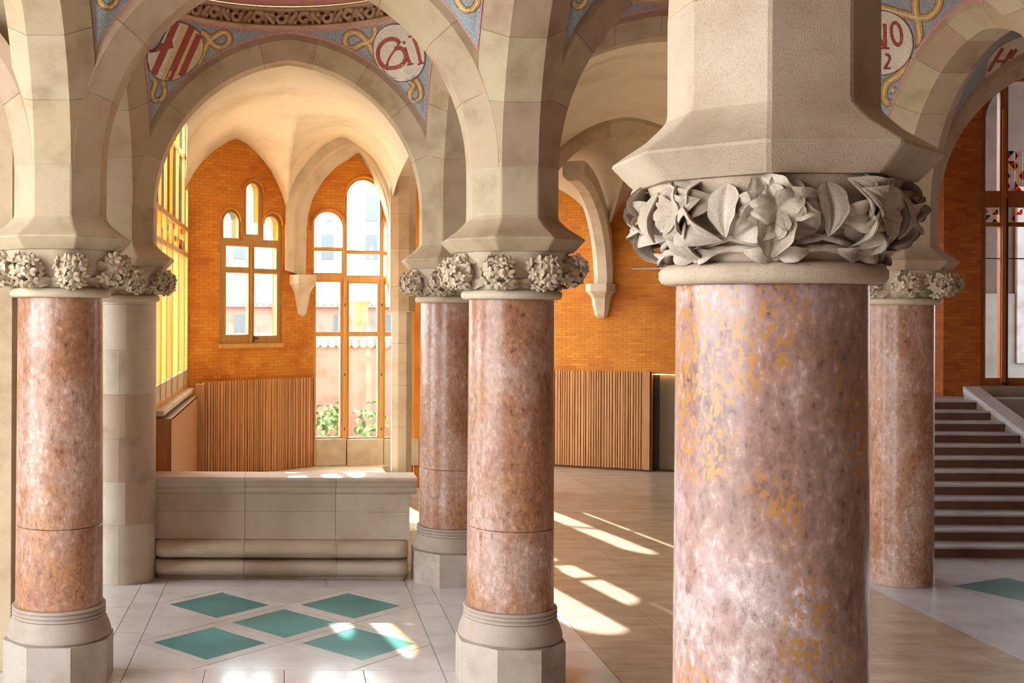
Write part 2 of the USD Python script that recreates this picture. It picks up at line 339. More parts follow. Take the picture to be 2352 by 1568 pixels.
# ------------------------------------------------------------ layout (units from the camera; y away from it)
XA, XD, XF, XH = -532.0, 505.0, 1925.0, 2962.0
XE = 514.0
YE, YD, YC = 1273.0, 2725.0, 3745.0
Z0 = 325.0                                     # springing
FL = -EYE
SEC = [(-93, 70), (-93, 52), (-41, 0), (41, 0), (93, 52), (93, 70), (93, 82), (-93, 82)]
def arch_curve(a, kind, n=64):
    """Intrados points (s, z) and outward normals."""
    t = np.linspace(0, 1, n)
    if kind == 'small':
        R = 1.11 * a; c = R - a; te = math.acos(c / R)
        th = te * t
        right = np.stack([R * np.cos(th) - c, Z0 + R * np.sin(th)], 1); nr = np.stack([np.cos(th), np.sin(th)], 1)
    else:
        th = t * np.pi / 2; b = 545.0
        right = np.stack([a * np.cos(th), Z0 + b * np.sin(th)], 1)
        nr = np.stack([np.cos(th) / a, np.sin(th) / b], 1); nr /= np.linalg.norm(nr, axis=1, keepdims=True)
    left = right[::-1] * [-1, 1]; nl = nr[::-1] * [-1, 1]
    p, q = np.vstack([right, left[1:]]), np.vstack([nr, nl[1:]])
    if kind == 'small': q[n - 1] = [0, 1.0]
    return p[::-1], q[::-1]                    # from left to right
def sweep(p, q, sec, place):
    rings = []
    for (s, z), (ns, nz) in zip(p, q):
        rings.append([place(s + ns * r, n, z + nz * r) for n, r in sec])
    return loft(rings)
def rib(name, P, Q, kind, label, blocks, cat='stone arch', sec=SEC, mat_='arch_stone', dz=0, group='stone arches of the vaulted hall'):
    P, Q = np.array(P, float), np.array(Q, float)
    L = np.linalg.norm(Q - P); e = (Q - P) / L; w = np.array([-e[1], e[0]]); c = (P + Q) / 2
    a = L / 2 - 99
    if abs(e[1]) > .5: sec = [(n * .992, r + .5 if r < 66 else r) for n, r in sec]
    p, q = arch_curve(a, kind)
    p = p + [0, dz]
    place = lambda s, n, z: [c[0] + e[0] * s + w[0] * n, c[1] + e[1] * s + w[1] * n, z]
    t = thing(name, (P[0] + e[0] * 99, P[1] + e[1] * 99, Z0 + dz), label, cat, group)
    core = [(n * .97, r + 1.6 if r < 66 else r) for n, r in sec]
    put(t, 'mortar_core', sweep(p[::3] if len(p) % 3 == 1 else p, q[::3] if len(p) % 3 == 1 else q, core, place), 'joint_mortar')
    d = np.r_[0, np.cumsum(np.linalg.norm(np.diff(p, axis=0), axis=1))]
    for k in range(blocks):
        u0, u1 = d[-1] * k / blocks + (.55 if k else 0), d[-1] * (k + 1) / blocks - (.55 if k < blocks - 1 else 0)
        u = np.linspace(u0, u1, max(6, int((u1 - u0) / 16)))
        pp = np.stack([np.interp(u, d, p[:, 0]), np.interp(u, d, p[:, 1])], 1)
        qq = np.stack([np.interp(u, d, q[:, 0]), np.interp(u, d, q[:, 1])], 1); qq /= np.linalg.norm(qq, axis=1, keepdims=True)
        put(t, 'voussoir', sweep(pp, qq, sec, place), mat_, smooth=20)
    return t

# ---- floor
floor = thing('floor', (0, 2500, FL), kind='structure')
put(floor, 'bedding', bx(-1800, 4400, -2600, 7400, FL - 40, FL - 3.2), 'floor_joint')
flat = lambda x, y, h: np.stack([x, y, h], -1)
CX, CY, HD = -14.0, 3213.0, 143.0
cells = [(0, 0), (-1, 1), (1, 1), (-1, -1), (1, -1)]
PITX, PITY = 189.0, 196.0
dia = lambda x, y, h: Polygon([(x - h, y), (x, y - h * 1.03), (x + h, y), (x, y + h * 1.03)])
diamonds = [dia(CX + PITX * i, CY + PITY * j, HD) for i, j in cells]
def slab(poly, m, name='slab', g=.9):
    q = poly.buffer(-g, join_style=2)
    for one in getattr(q, 'geoms', [q]):
        if not one.is_empty and one.area > 250: put(floor, name, prism(one, flat, FL - 8, FL), m)
panel = sbox(-385, 2790, 358, 3640)
for i in range(-3, 4):
    for j in range(-3, 4):
        if (i + j) % 2: continue
        c = dia(CX + PITX * i, CY + PITY * j, PITX).intersection(panel)
        if (i, j) in cells:
            c = c.difference(dia(CX + PITX * i, CY + PITY * j, HD + .4))
        if not c.is_empty and c.area > 300: slab(c, 'floor_pale')
inl = shapely.ops.unary_union([panel])
def field(x0, x1, y0, y1, nx, ny, m, off=True, cut=None):
    for i in range(nx):
        a, b = x0 + (x1 - x0) * i / nx, x0 + (x1 - x0) * (i + 1) / nx
        sh = (i % 2) * .5 if off else 0
        ys = [y0] + [y0 + (y1 - y0) * (j + sh) / ny for j in range(1 if not sh else 0, ny)] + [y1]
        ys = sorted(set(ys))
        for c, d in zip(ys[:-1], ys[1:]):
            q = sbox(a, c, b, d)
            if cut is not None: q = q.difference(cut)
            if not q.is_empty: slab(q, m)
field(-460, -385, 1500, 3745, 1, 7, 'floor_pale'); field(358, 433, 1500, 3745, 1, 7, 'floor_pale')
field(-700, -460, 1500, 3745, 1, 6, 'floor_pale'); field(433, 757, 1500, 3745, 2, 7, 'floor_pale')
field(-385, 358, 1500, 2790, 4, 4, 'floor_pale'); field(-385, 358, 3640, 3745, 3, 1, 'floor_pale', False)
field(-1600, -700, 1500, 3745, 2, 3, 'floor_pale')
field(757, 1705, 1500, 3745, 4, 5, 'floor_hall'); field(1705, 1790, 1500, 3745, 1, 8, 'floor_hall')
teal2 = Polygon([(2060, 3686), (2190, 3440), (2430, 3560), (2300, 3806)])
field(1790, 2900, 1500, 4130, 4, 6, 'floor_grey', True, teal2.buffer(.4))
field(-700, 757, 3745, 7000, 3, 6, 'floor_hall'); field(757, 1790, 3745, 6900, 3, 8, 'floor_hall'); field(1790, 2300, 4130, 6900, 2, 6, 'floor_hall')
field(-1600, 2900, 0, 1500, 6, 2, 'floor_pale'); field(2300, 3400, 4130, 6300, 2, 3, 'floor_grey')
for k, (dd, lab) in enumerate(zip(diamonds, ('middle diamond of the five', 'far left diamond of the five', 'far right diamond of the five', 'near left diamond of the five', 'near right diamond of the five, partly in sunlight'))):
    solo('floor_glass_panel', prism(dd, flat, FL - 7, FL - .6), 'teal_glass', f'teal glass floor inlay, {lab}', 'floor glass', 'teal glass inlays in the floor')
solo('floor_glass_panel', prism(teal2, flat, FL - 7, FL - .6), 'teal_glass', 'blue-teal glass floor inlay at right in front of the staircase', 'floor glass', 'teal glass inlays in the floor')

# ------------------------------------------------------------ columns
def leaf_mesh(L, Wd, curl=.35, cup=.25, tip=1.0, nu=16, nv=11, rip=.03, th=3.0, seed=0, skew=0.0):
    """A carved leaf: starts at the origin, grows along +x, its face turned to +z."""
    rng = np.random.default_rng(seed)
    u = np.linspace(0, 1, nu)[:, None]; v = np.linspace(-1, 1, nv)[None, :]
    w = np.sin(np.pi * np.clip(u, 0, 1) ** .75) ** .75 * (1 - .25 * u) + .10 * (1 - u) ** 2
    w = w * (1 + .06 * np.sin(u * 17 + seed))
    x = L * u * np.cos(curl * u * 1.2) + 0 * v
    y = Wd * w * v + skew * L * u ** 2
    z = L * (.30 * np.sin(np.pi * u * .9) - curl * u ** 2) + Wd * cup * (np.abs(v) ** 1.3 * 1.1) * np.sin(np.pi * u) - Wd * .22 * np.exp(-(v / .16) ** 2) * np.sin(np.pi * u ** .7)
    z = z + rip * Wd * np.sin(v * 9 + u * 5) * np.sin(np.pi * u) + 0 * x
    top = np.stack([x, y + 0 * x, z], -1)
    edge = (1 - np.abs(v) ** 4) * np.sin(np.pi * np.clip(u, .02, .98)) ** .5
    bot = top - np.stack([0 * x, 0 * x, th * (.25 + edge) + 0 * x], -1)
    a, b = grid(top), grid(bot, flip=True)
    n = nu * nv
    loop = np.r_[np.arange(nv), nv * np.arange(2, nu + 1) - 1, n - 2 - np.arange(nv - 1), nv * np.arange(nu - 2, 0, -1)]
    l2 = np.roll(loop, -1)
    side = np.vstack([np.stack([loop, loop + n, l2], 1), np.stack([l2, loop + n, l2 + n], 1)])
    return np.vstack([a[0], b[0]]), np.vstack([a[1], b[1] + n, side])
def frame_at(m, o, x, z):
    x = np.asarray(x, float); z = np.asarray(z, float)
    z = z / np.linalg.norm(z); x = x - z * (x @ z); x /= np.linalg.norm(x); y = np.cross(z, x)
    v, f = m
    return np.asarray(o) + v[:, :1] * x + v[:, 1:2] * y + v[:, 2:3] * z, f
def flower(r, seed):
    rng = np.random.default_rng(seed); ms = []
    n = 5
    for k in range(n):
        a = 2 * np.pi * k / n + rng.uniform(-.2, .2)
        v = ICO1.vertices * [r * .52, r * .36, r * .22]
        v = v + [r * .58, 0, r * (.10 + .2 * rng.uniform())]
        v[:, 2] += (v[:, 0] / r) ** 2 * r * .25
        c, s = np.cos(a), np.sin(a)
        ms.append((np.stack([v[:, 0] * c - v[:, 1] * s, v[:, 0] * s + v[:, 1] * c, v[:, 2]], 1), ICO1.faces))
    if seed % 3: ms.append((ICO1.vertices * [r * .24, r * .24, r * .26] + [0, 0, r * .12], ICO1.faces))
    return cat_(ms)
ZA = EYE                                       # eye level above the floor: column parts are measured from the floor
def shaft_profile(r, z0, z1):
    return [(r, z0), (r + .2, z0 + 1.2)] + [(r * (1 + .022 * (1 - (z - z0) / (z1 - z0)) ** 1), z) for z in np.linspace(z0 + 2, z1 - 2, 6)] + [(r - .3, z1)]
def shaft_part(t, z0, z1, m, R, top=96.3):
    rr = lambda z: top * (1 + .028 * np.clip((32 - z) / 700, 0, 1))
    prof = [(rr(z0) - 1.2, z0), (rr(z0), z0 + 1.2)] + [(rr(z), z) for z in np.linspace(z0 + 3, z1 - 3, 5)] + [(rr(z1), z1 - 1.2), (rr(z1) - 1.2, z1)]
    put(t, 'shaft', lathe([(r, z + ZA) for r, z in prof], 96), m, smooth=40, local=True)
def attic_base(t):
    prof = [(104, -742 + ZA), (114, -742 + ZA), (118.5, -736 + ZA), (118.5, -728 + ZA), (114, -714 + ZA), (108, -700 + ZA), (105.2, -694 + ZA)]
    for z in (-690, -681, -672):
        prof += [(103.0, z - 4.2 + ZA), (106, z - 2.6 + ZA), (106.8, z + ZA), (106, z + 2.6 + ZA), (103.2, z + 4.0 + ZA)]
    put(t, 'base', lathe(prof, 96), 'base_stone', smooth=35, local=True)
def plinth(t):
    rng = np.random.default_rng(4)
    for k in range(4):                          # four blocks, two faces each
        a0 = math.pi / 8 + k * math.pi / 2 + math.pi / 4 * 0
        R = 118 / math.cos(math.pi / 8); pts = [(0, 0)]
        for j in range(3):
            pts.append((R * math.cos(a0 + j * math.pi / 4), R * math.sin(a0 + j * math.pi / 4)))
        put(t, 'plinth_block', prism(Polygon(pts).buffer(-.35, join_style=2), lambda x, y, h: np.stack([x, y, h], -1), 0, 100), 'plinth_stone', local=True)
def capital_common(t, mat_c, mat_a, ring_mat):
    put(t, 'astragal', lathe([(96, 31 + ZA), (106, 31 + ZA), (111.5, 33 + ZA), (114.5, 38 + ZA), (114.5, 45 + ZA), (111, 50 + ZA), (104, 53 + ZA)], 96), ring_mat, smooth=40, local=True)
    put(t, 'abacus', octo([(115, 136.5 + ZA), (131, 137 + ZA), (137, 143 + ZA), (154, 163 + ZA), (153, 166.5 + ZA), (140, 176 + ZA), (120, 190 + ZA), (107, 203 + ZA), (100.5, 211 + ZA), (99, 218 + ZA)], c=2.5), mat_a, smooth=12, local=True)
    put(t, 'impost_block', octo([(99, 218.05 + ZA), (99, Z0 + ZA)], c=2.5), mat_a, local=True)
    put(t, 'rib_springer', octo([(98.6, Z0 + .6 + ZA), (96, Z0 + 70 + ZA), (80, 520 + ZA), (60, 640 + ZA)], c=2.0), 'arch_stone', local=True)
def flower_capital(t, seed=0):
    rng = np.random.default_rng(seed)
    bell = put(t, 'capital', lathe([(98, 50 + ZA), (100, 58 + ZA), (104, 75 + ZA), (114, 100 + ZA), (124, 122 + ZA), (129, 136.4 + ZA)], 64), 'carved_stone', smooth=50, local=True)
    for k in range(8):
        a = math.pi / 8 + k * math.pi / 4 + rng.uniform(-.04, .04)
        c = np.array([131 * math.cos(a), 131 * math.sin(a), 96 + ZA + rng.uniform(-4, 4)]); out = np.array([math.cos(a), math.sin(a), .05])
        v = ICO3.vertices.copy(); n = vnoise(v, 3.2, seed * 10 + k)
        v = v * (0.80 + .5 * n)[:, None] * [24, 24, 26]
        boss = group_part(t, 'boss'); put(boss, 'core', (v + c, ICO3.faces), 'carved_stone', smooth=60, local=True)
        m = 20
        for i in range(m):                      # flowers and buds set over the outward half of the ball
            y = 1 - 1.25 * (i + .5) / m; ph = i * 2.39996 + k
            s = math.sqrt(max(0, 1 - y * y)); e1 = np.array([-math.sin(a), math.cos(a), 0]); e2 = np.array([0, 0, 1.0])
            d = out * y + (e1 * math.cos(ph) + e2 * math.sin(ph)) * s
            if d[2] > .75: d[2] *= .6
            r = rng.uniform(12, 17.5)
            o = c + d * [31, 31, 33] * rng.uniform(.9, 1.15)
            if (c + d * 30)[2] > 136 + ZA: o[2] = 128 + ZA
            if i % 5 == 4:
                lf = leaf_mesh(30, 12, .5, .3, nu=7, nv=5, th=3.5, seed=i)
                put(boss, 'leaf', frame_at(lf, c + d * 25, np.cross(d, rng.normal(size=3)), d), 'carved_stone', smooth=True, local=True)
            else:
                put(boss, 'flower', frame_at(flower(r, int(rng.integers(1000))), o, rng.normal(size=3), d), 'carved_stone', smooth=True, local=True)
        for sgn in (-1, 1):                     # leaves and tendrils at the foot of each ball
            lf = leaf_mesh(46, 12, .25, .3, nu=9, nv=7, th=3, seed=k)
            b = a + sgn * .30
            put(t, 'foot_leaf', frame_at(lf, np.array([103 * math.cos(a + sgn * .05), 103 * math.sin(a + sgn * .05), 60 + ZA]), np.array([-math.sin(a) * sgn * 1.0, math.cos(a) * sgn * 1.0, .25]), np.array([math.cos(b), math.sin(b), .1])), 'carved_stone', smooth=True, local=True)
def column_with_base(name, at, label, m='marble_pink'):
    t = thing(name, at, label, 'column', 'pink marble columns on octagonal plinths')
    plinth(t); attic_base(t)
    shaft_part(t, -668, -487, m, 0); shaft_part(t, -486, 31.5, m, 0)
    flower_capital(t, 1); capital_common(t, 'carved_stone', 'impost_stone', 'carved_stone')
    return t
col_a = column_with_base('marble_column', (XA, YD, FL), 'pink marble column with flowered capital at the far left, nearest on that side')
copy(col_a, 'marble_column', (XD, YD, FL), 'pink marble column with octagonal plinth and flowered capital in the middle of the picture', 'column', 'pink marble columns on octagonal plinths')
copy(col_a, 'marble_column', (XD, YC, FL), 'pink marble column half hidden behind the middle column, at the end of the stone bench', 'column', 'pink marble columns on octagonal plinths')

t = thing('stone_column', (XA, YC, FL), 'plain column of beige and pinkish stone drums behind the far left column', 'column')
zs = [-842, -658, -524, -391, -256, -119, 22]
rng = np.random.default_rng(11)
for i, (a, b) in enumerate(zip(zs[:-1], zs[1:])):
    for k in range(4):
        th = np.linspace(0, np.pi / 2, 13) + k * np.pi / 2 + (-1.35 if i % 2 else -1.55) + .003
        pts = [(0, 0)] + [(104 * math.cos(x), 104 * math.sin(x)) for x in th]
        put(t, 'drum_block', prism(Polygon(pts).buffer(-.25, join_style=2), lambda x, y, h: np.stack([x, y, h], -1), a + ZA + .35, b + ZA - .35), ('drum_stone', 'drum_pink')[(0, 1, 0, 1, 1, 0, 1, 0, 0, 1)[(i * 3 + k * 5) % 10]], smooth=25, local=True)
put(t, 'drum_core', lathe([(102.6, 1), (102.6, 21 + ZA)], 48), 'joint_mortar', local=True)
put(t, 'drum_neck', lathe([(104, 22.4 + ZA), (104, 31.5 + ZA)], 72), 'drum_stone', smooth=30, local=True)
flower_capital(t, 2); capital_common(t, 'carved_stone', 'impost_stone', 'carved_stone')

t = thing('smooth_marble_column', (XF, YC, FL), 'brown-pink marble column without base at right, beside the staircase', 'column')
put(t, 'shaft', lathe([(97, 0.5), (98, 2), (96.5, 400), (96.3, 24 + ZA), (97, 31 + ZA)], 96), 'marble_pink', smooth=40, local=True)
flower_capital(t, 3); capital_common(t, 'carved_stone', 'impost_stone', 'carved_stone')

t = thing('near_column', (XE, YE, FL), 'large mottled pink and ochre marble column in the right foreground, crowned with big carved leaves', 'column')
plinth(t); attic_base(t)
shaft_part(t, -668, -487, 'marble_near', 0); shaft_part(t, -486, 31.5, 'marble_near', 0)
bell = put(t, 'capital', lathe([(97, 52 + ZA), (100, 58 + ZA), (104, 75 + ZA), (111, 100 + ZA), (120, 122 + ZA), (127, 136.4 + ZA)], 96), 'near_stone', smooth=50, local=True)
rng = np.random.default_rng(5)
for k in range(8):
    a = math.pi / 8 + k * math.pi / 4 + .06
    out = np.array([math.cos(a), math.sin(a), 0]); e1 = np.array([-math.sin(a), math.cos(a), 0]); e2 = np.array([0, 0, 1.0])
    c = out * 134 + e2 * (103 + ZA)
    nrm = out * 1.0 - e2 * .10 + e1 * rng.uniform(-.25, .25)
    put(t, 'leaf_stem', tube([out * 100 + e2 * (86 + ZA), out * 116 + e2 * (96 + ZA), c - nrm * 4], [17, 12, 7], 12), 'leaf_stone', smooth=60, local=True)
    n = 7; ph0 = rng.uniform(0, 6.28)
    for layer, (n, L0, W0, back) in enumerate(((7, 54, 19, 9), (5, 36, 15, -1))):
        for i in range(n):
            ph = ph0 + layer * .45 + 2 * np.pi * i / n + rng.uniform(-.14, .14)
            L = L0 * rng.uniform(.86, 1.10)
            d = e1 * math.cos(ph) + e2 * math.sin(ph)
            if d[2] > .55: L *= .86
            lf = leaf_mesh(L, W0 * rng.uniform(.9, 1.15), curl=rng.uniform(.25, .6) if layer == 0 else rng.uniform(.05, .3), cup=rng.uniform(.18, .5), nu=18, nv=13, th=4.2, seed=int(rng.integers(1000)), skew=rng.uniform(-.15, .15), rip=.06)
            tilt = nrm + d * rng.uniform(.0, .25)
            put(t, 'carved_leaf', frame_at(lf, c - nrm * back, d + nrm * (.06 if layer == 0 else .34), tilt), 'leaf_stone', smooth=True, local=True)
    b = a + math.pi / 8
    ob = np.array([math.cos(b), math.sin(b), 0]); eb = np.array([-math.sin(b), math.cos(b), 0])
    lf = leaf_mesh(54, 16, curl=-.10, cup=.12, nu=16, nv=11, th=5, seed=k)
    put(t, 'oval_leaf', frame_at(lf, ob * 124 + e2 * (130 + ZA) + eb * rng.uniform(-3, 3), -e2 - ob * .10, ob - e2 * .12), 'leaf_stone', smooth=True, local=True)
    for s in (-1, 1):                           # sprays of long stems lying along the foot of the bell
        for j in range(2):
            pth = [[(102 + 7 * math.sin(q * 3) + 3 * j) * math.cos(b + s * (.40 - .62 * q)), (102 + 7 * math.sin(q * 3) + 3 * j) * math.sin(b + s * (.40 - .62 * q)), 57 + 7 * j + 16 * math.sin(q * 1.6) * (1 - .55 * q) + 12 * j * q ** 3 + ZA] for q in np.linspace(0, 1, 10)]
            put(t, 'spray_stem', tube(pth, np.linspace(6.5 - 2 * j, 2, 10), 8), 'leaf_stone', smooth=60, local=True)
        lf = leaf_mesh(34, 9, .2, .25, nu=10, nv=7, th=3, seed=k)
        put(t, 'foot_leaf', frame_at(lf, np.array([107 * math.cos(a), 107 * math.sin(a), 60 + ZA]), e1 * s + e2 * .12, out - e2 * .3), 'leaf_stone', smooth=True, local=True)
capital_common(t, 'near_stone', 'near_stone', 'near_stone')

# ------------------------------------------------------------ stone arches
PA, PD, PB, PC, PF, PE, PG, PH = (XA, YD), (XD, YD), (XA, YC), (XD, YC), (XF, YC), (XE, YE), (XF, YD), (XH, YC)
rib('stone_arch', PA, PD, 'small', 'nearest pointed stone arch spanning from the far left column to the middle column', 9)
rib('stone_arch', PB, PC, 'small', 'pointed stone arch above the stone bench, framing the two orange-walled windows', 9)
rib('stone_arch', PA, PB, 'small', 'stone arch seen edge-on at left between the far left column and the stone-drum column', 9)
rib('stone_arch', PD, PC, 'small', 'stone arch seen edge-on linking the middle column to the column behind it', 9)
rib('stone_arch', PD, PG, 'long', 'wide stone arch rising right from the middle column towards the top of the picture', 13)
rib('stone_arch', PC, PF, 'long', 'wide flat stone arch over the cream vault behind the middle column, upper centre right', 13)
rib('stone_arch', PG, PF, 'small', 'tan stone arch at upper right, between two lettered mosaic corners', 9)
rib('stone_arch', PF, PH, 'small', 'grey shaded stone arch at far right in front of the stained glass window', 9)
rib('stone_arch', PE, PD, 'long', 'stone arch springing towards the viewer from the middle column to the near column', 13)
rib('stone_arch', (XA, YE), PA, 'long', 'stone arch springing towards the viewer from the far left column, top left corner', 13)
rib('stone_arch', (XA - 900, YD), PA, 'small', 'stone arch leaving the far left column towards the left edge', 8)

# ------------------------------------------------------------ domed bays
def outer_fn(a, kind, r):
    p, q = arch_curve(a, kind, 200); o = p + q * r
    k = np.argsort(o[:, 0]); return lambda s: np.interp(s, o[k, 0], o[k, 1])
def bay_surface(x0, x1, y0, y1, zr, kinds, zd=130):
    """The curved corners between four arches and a ring: returns f(phi, t) -> points and the ring radii."""
    cx, cy, hx, hy = (x0 + x1) / 2, (y0 + y1) / 2, (x1 - x0) / 2 - 93, (y1 - y0) / 2 - 93
    rx, ry = hx - 12, hy - 12
    fx, fy = outer_fn((x1 - x0) / 2 - 99, kinds[0], 70), outer_fn((y1 - y0) / 2 - 99, kinds[1], 70)
    def f(phi, t):
        c, s = np.cos(phi), np.sin(phi); m = np.maximum(np.abs(c), np.abs(s))
        bxp, byp = hx * c / m, hy * s / m
        zb = np.where(np.abs(s) >= np.abs(c), fx(bxp), fy(byp))
        t_ = np.clip(t, 0, 1)
        sm = t_ + .10 * np.sin(np.pi * t_)
        return np.stack([cx + bxp + (rx * c - bxp) * (t_ + .12 * np.sin(np.pi * t_) * 0), cy + byp + (ry * s - byp) * t_, zb + (zr - zb) * np.clip(t_ * .92 + .08 * t_ ** 2, 0, 1)], -1)
    return f, cx, cy, rx, ry
def thick(P, th):
    """A doubly curved sheet with real thickness, grown upwards."""
    Q = P + [0, 0, th]
    a, b = grid(P), grid(Q, flip=True); nu, nv = P.shape[:2]; n = nu * nv
    loop = np.r_[np.arange(nv), nv * np.arange(2, nu + 1) - 1, n - 2 - np.arange(nv - 1), nv * np.arange(nu - 2, 0, -1)]
    l2 = np.roll(loop, -1)
    return np.vstack([a[0], b[0]]), np.vstack([a[1], b[1] + n, np.stack([loop, loop + n, l2], 1), np.stack([l2, loop + n, l2 + n], 1)])
fields = {}
def bay(key, x0, x1, y0, y1, zr, kinds, tiles=False, dome_h=190):
    f, cx, cy, rx, ry = bay_surface(x0, x1, y0, y1, zr, kinds)
    t = thing('ceiling', (cx, cy, zr - 260), kind='structure')
    for k, w0 in enumerate((-np.pi / 4 * 0, np.pi / 2, np.pi, 3 * np.pi / 2)):
        phi = np.linspace(w0, w0 + np.pi / 2, 61)[:, None]
        full = f(phi + 0 * np.zeros((1, 2)), np.array([[0.0, 1.0]]))
        d = np.linalg.norm(full[:, 1] - full[:, 0], axis=1)[:, None]
        tb = np.clip(11 / d, 0, .5); tt = 1 - np.clip(12 / d, 0, .5)
        g = np.linspace(0, 1, 17)[None, :]
        P = f(phi, tb + (tt - tb) * g)
        fields[key, k] = grid(P)
        put(t, 'mosaic_corner', thick(P, 14), 'mosaic_blue', smooth=40)
        put(t, 'mosaic_border', thick(f(phi, tb * np.linspace(0, 1, 3)[None, :]) - [0, 0, .8], 14), 'mosaic_pink', smooth=40)
        put(t, 'mosaic_border', thick(f(phi, tt + (1 - tt) * np.linspace(0, 1, 3)[None, :]) - [0, 0, .8], 14), 'mosaic_pink', smooth=40)
    return cx, cy, rx, ry, zr
def ring_and_dome(cx, cy, rx, ry, zr, labels, tiles, dome_h, units):
    ph = np.arange(120) / 120 * 2 * np.pi
    def loop(k, z): return np.stack([cx + rx * k * np.cos(ph), cy + ry * k * np.sin(ph), np.full(120, zr + z)], 1)
    t = thing('carved_ring', (cx, cy, zr), labels[0], 'carved cornice')
    put(t, 'lower_moulding', grid(np.array([loop(k, z) for k, z in ((1.05, 0), (1.0, -1), (.984, 2), (.98, 6), (.986, 9), (1.0, 10), (1.05, 10))]), cv=True), 'ring_stone', smooth=40)
    put(t, 'recessed_band', grid(np.array([loop(k, z) for k, z in ((1.05, 10), (1.0, 10), (.985, 50), (1.05, 50))]), cv=True), 'ring_band', smooth=40)
    put(t, 'upper_moulding', grid(np.array([loop(k, z) for k, z in ((1.05, 49), (.99, 49), (.968, 52), (.962, 57), (.966, 62), (.98, 63), (1.05, 63))]), cv=True), 'ring_stone', smooth=40)
    for i in range(units):                      # running scrolls, each a spiral with two leaves
        def at(s, h, o): 
            a = 2 * np.pi * (i + .5 + s) / units; k = 1.0 - .015 * (h - 10) / 40 - o / rx
            return [cx + rx * k * math.cos(a), cy + ry * k * math.sin(a), zr + h]
        q = np.linspace(0, 1, 22); ang = 4.4 * q * (1 if i % 2 else -1) * 1.25; rad = 19 * (1 - .70 * q); sw = units / (2 * np.pi * rx)
        pts = [at((-.16 + 0) + rr * math.cos(g + 2.6) * sw * (1 if i % 2 else 1), 30 + rr * math.sin(g + 2.6), 3) for rr, g in zip(rad, ang)]
        ms = [tube(pts, np.linspace(6.8, 4.6, 22), 7)]
        ms.append(tube([at(.10 + .36 * g, 14 + 31 * g ** 1.4 if i % 2 else 46 - 31 * g ** 1.4, 3) for g in np.linspace(0, 1, 8)], np.linspace(6.0, 6.6, 8), 7))
        ms.append((ICO2.vertices * 7.0 + at(.22, 40 if i % 2 else 20, 3), ICO2.faces))
        put(t, 'scroll', cat_(ms), 'ring_stone', smooth=50)
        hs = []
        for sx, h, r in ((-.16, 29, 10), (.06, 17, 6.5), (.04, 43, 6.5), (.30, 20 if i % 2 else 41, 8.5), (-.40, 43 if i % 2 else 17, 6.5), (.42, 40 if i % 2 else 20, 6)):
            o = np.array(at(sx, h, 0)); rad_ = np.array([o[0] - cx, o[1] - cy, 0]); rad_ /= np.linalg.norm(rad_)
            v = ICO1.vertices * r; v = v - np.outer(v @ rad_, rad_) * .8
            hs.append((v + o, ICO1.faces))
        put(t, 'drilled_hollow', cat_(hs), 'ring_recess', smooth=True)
    d = thing('dome', (cx, cy, zr + 63), labels[1], 'dome')
    zt = zr + 60
    def cap(x, y, o=0):
        q = np.clip(((x - cx) / rx) ** 2 + ((y - cy) / ry) ** 2, 0, 1.2)
        return np.stack([x, y, zt + dome_h * (1 - q) + o], -1)
    rr = np.linspace(0.02, 1.0, 14)[:, None]; a = np.linspace(0, 2 * np.pi, 73)[None, :]
    put(d, 'shell', thick(cap(cx + rx * .985 * rr * np.cos(a), cy + ry * .985 * rr * np.sin(a)), 20), 'dome_joint' if tiles else 'dome_tile', smooth=40)
    if tiles:
        lim = shapely.affinity.scale(Point(cx, cy).buffer(1, 24), rx * .97, ry * .97)
        Lh, Wh = tiles
        ck = math.cos(math.pi / 4)
        n = int(2.2 * max(rx, ry) / Wh) + 4
        made = 0
        for i in range(-n, n):                  # herringbone, turned by 45 degrees
            for j in range(-n, n):
                for o in (0, 1):
                    # classic 2:1 herringbone cell
                    u = (i * Wh + j * 2 * Lh) if o == 0 else (i * Wh + j * 2 * Lh + Wh)
                    v = i * Wh
                    r = sbox(u, v, u + Lh, v + Wh) if o == 0 else sbox(u + Lh - Wh, v, u + Lh, v + Lh)
                    r = shapely.affinity.rotate(r.buffer(-.9, join_style=2), 45, origin=(0, 0))
                    r = shapely.affinity.translate(r, cx, cy).intersection(lim)
                    if r.is_empty or r.area < 60 or made >= 300: continue
                    made += 1
                    for g in getattr(r, 'geoms', [r]):
                        g = shapely.segmentize(g, 40)
                        put(d, 'tile', prism(g, lambda x, y, h: cap(x, y, h), -1.6, 2), 'dome_tile')
b1 = bay('left', XA, XD, YD, YC, 872, ('small', 'small'))
b2 = bay('mid', XD, XF, YD, YC, 958, ('long', 'small'))
b3 = bay('front', XA, XD, YE, YD, 958, ('small', 'long'))
b4 = bay('right', XF, XH, YD, YC, 872, ('small', 'small'))
b5 = bay('hall', XD, XF, YE, YD, 958, ('long', 'long'))
ring_and_dome(*b1, ('carved tan stone ring with running scrolls under the pink tiled dome, upper left', 'shallow dome of pink herringbone tiles at the top of the picture'), (62, 31), 210, 36)
ring_and_dome(*b2, ('carved tan stone ring glimpsed at the top beside the near column', 'dome of red tiles above the wide bay behind the near column'), None, 170, 50)
for k, b in enumerate((b3, b4, b5)):
    cx, cy, rx, ry, zr = b
    a = np.linspace(0, 2 * np.pi, 73)[None, :]; rr = np.linspace(0.02, 1.02, 12)[:, None]
    P = np.stack([cx + rx * rr * np.cos(a), cy + ry * rr * np.sin(a), zr - 2 + 200 * (1 - np.clip(rr, 0, 1) ** 2) + 0 * a], -1)
    put(thing('ceiling', (cx, cy, zr), kind='structure'), 'dome_shell', thick(P, 20), 'dome_joint', smooth=40)

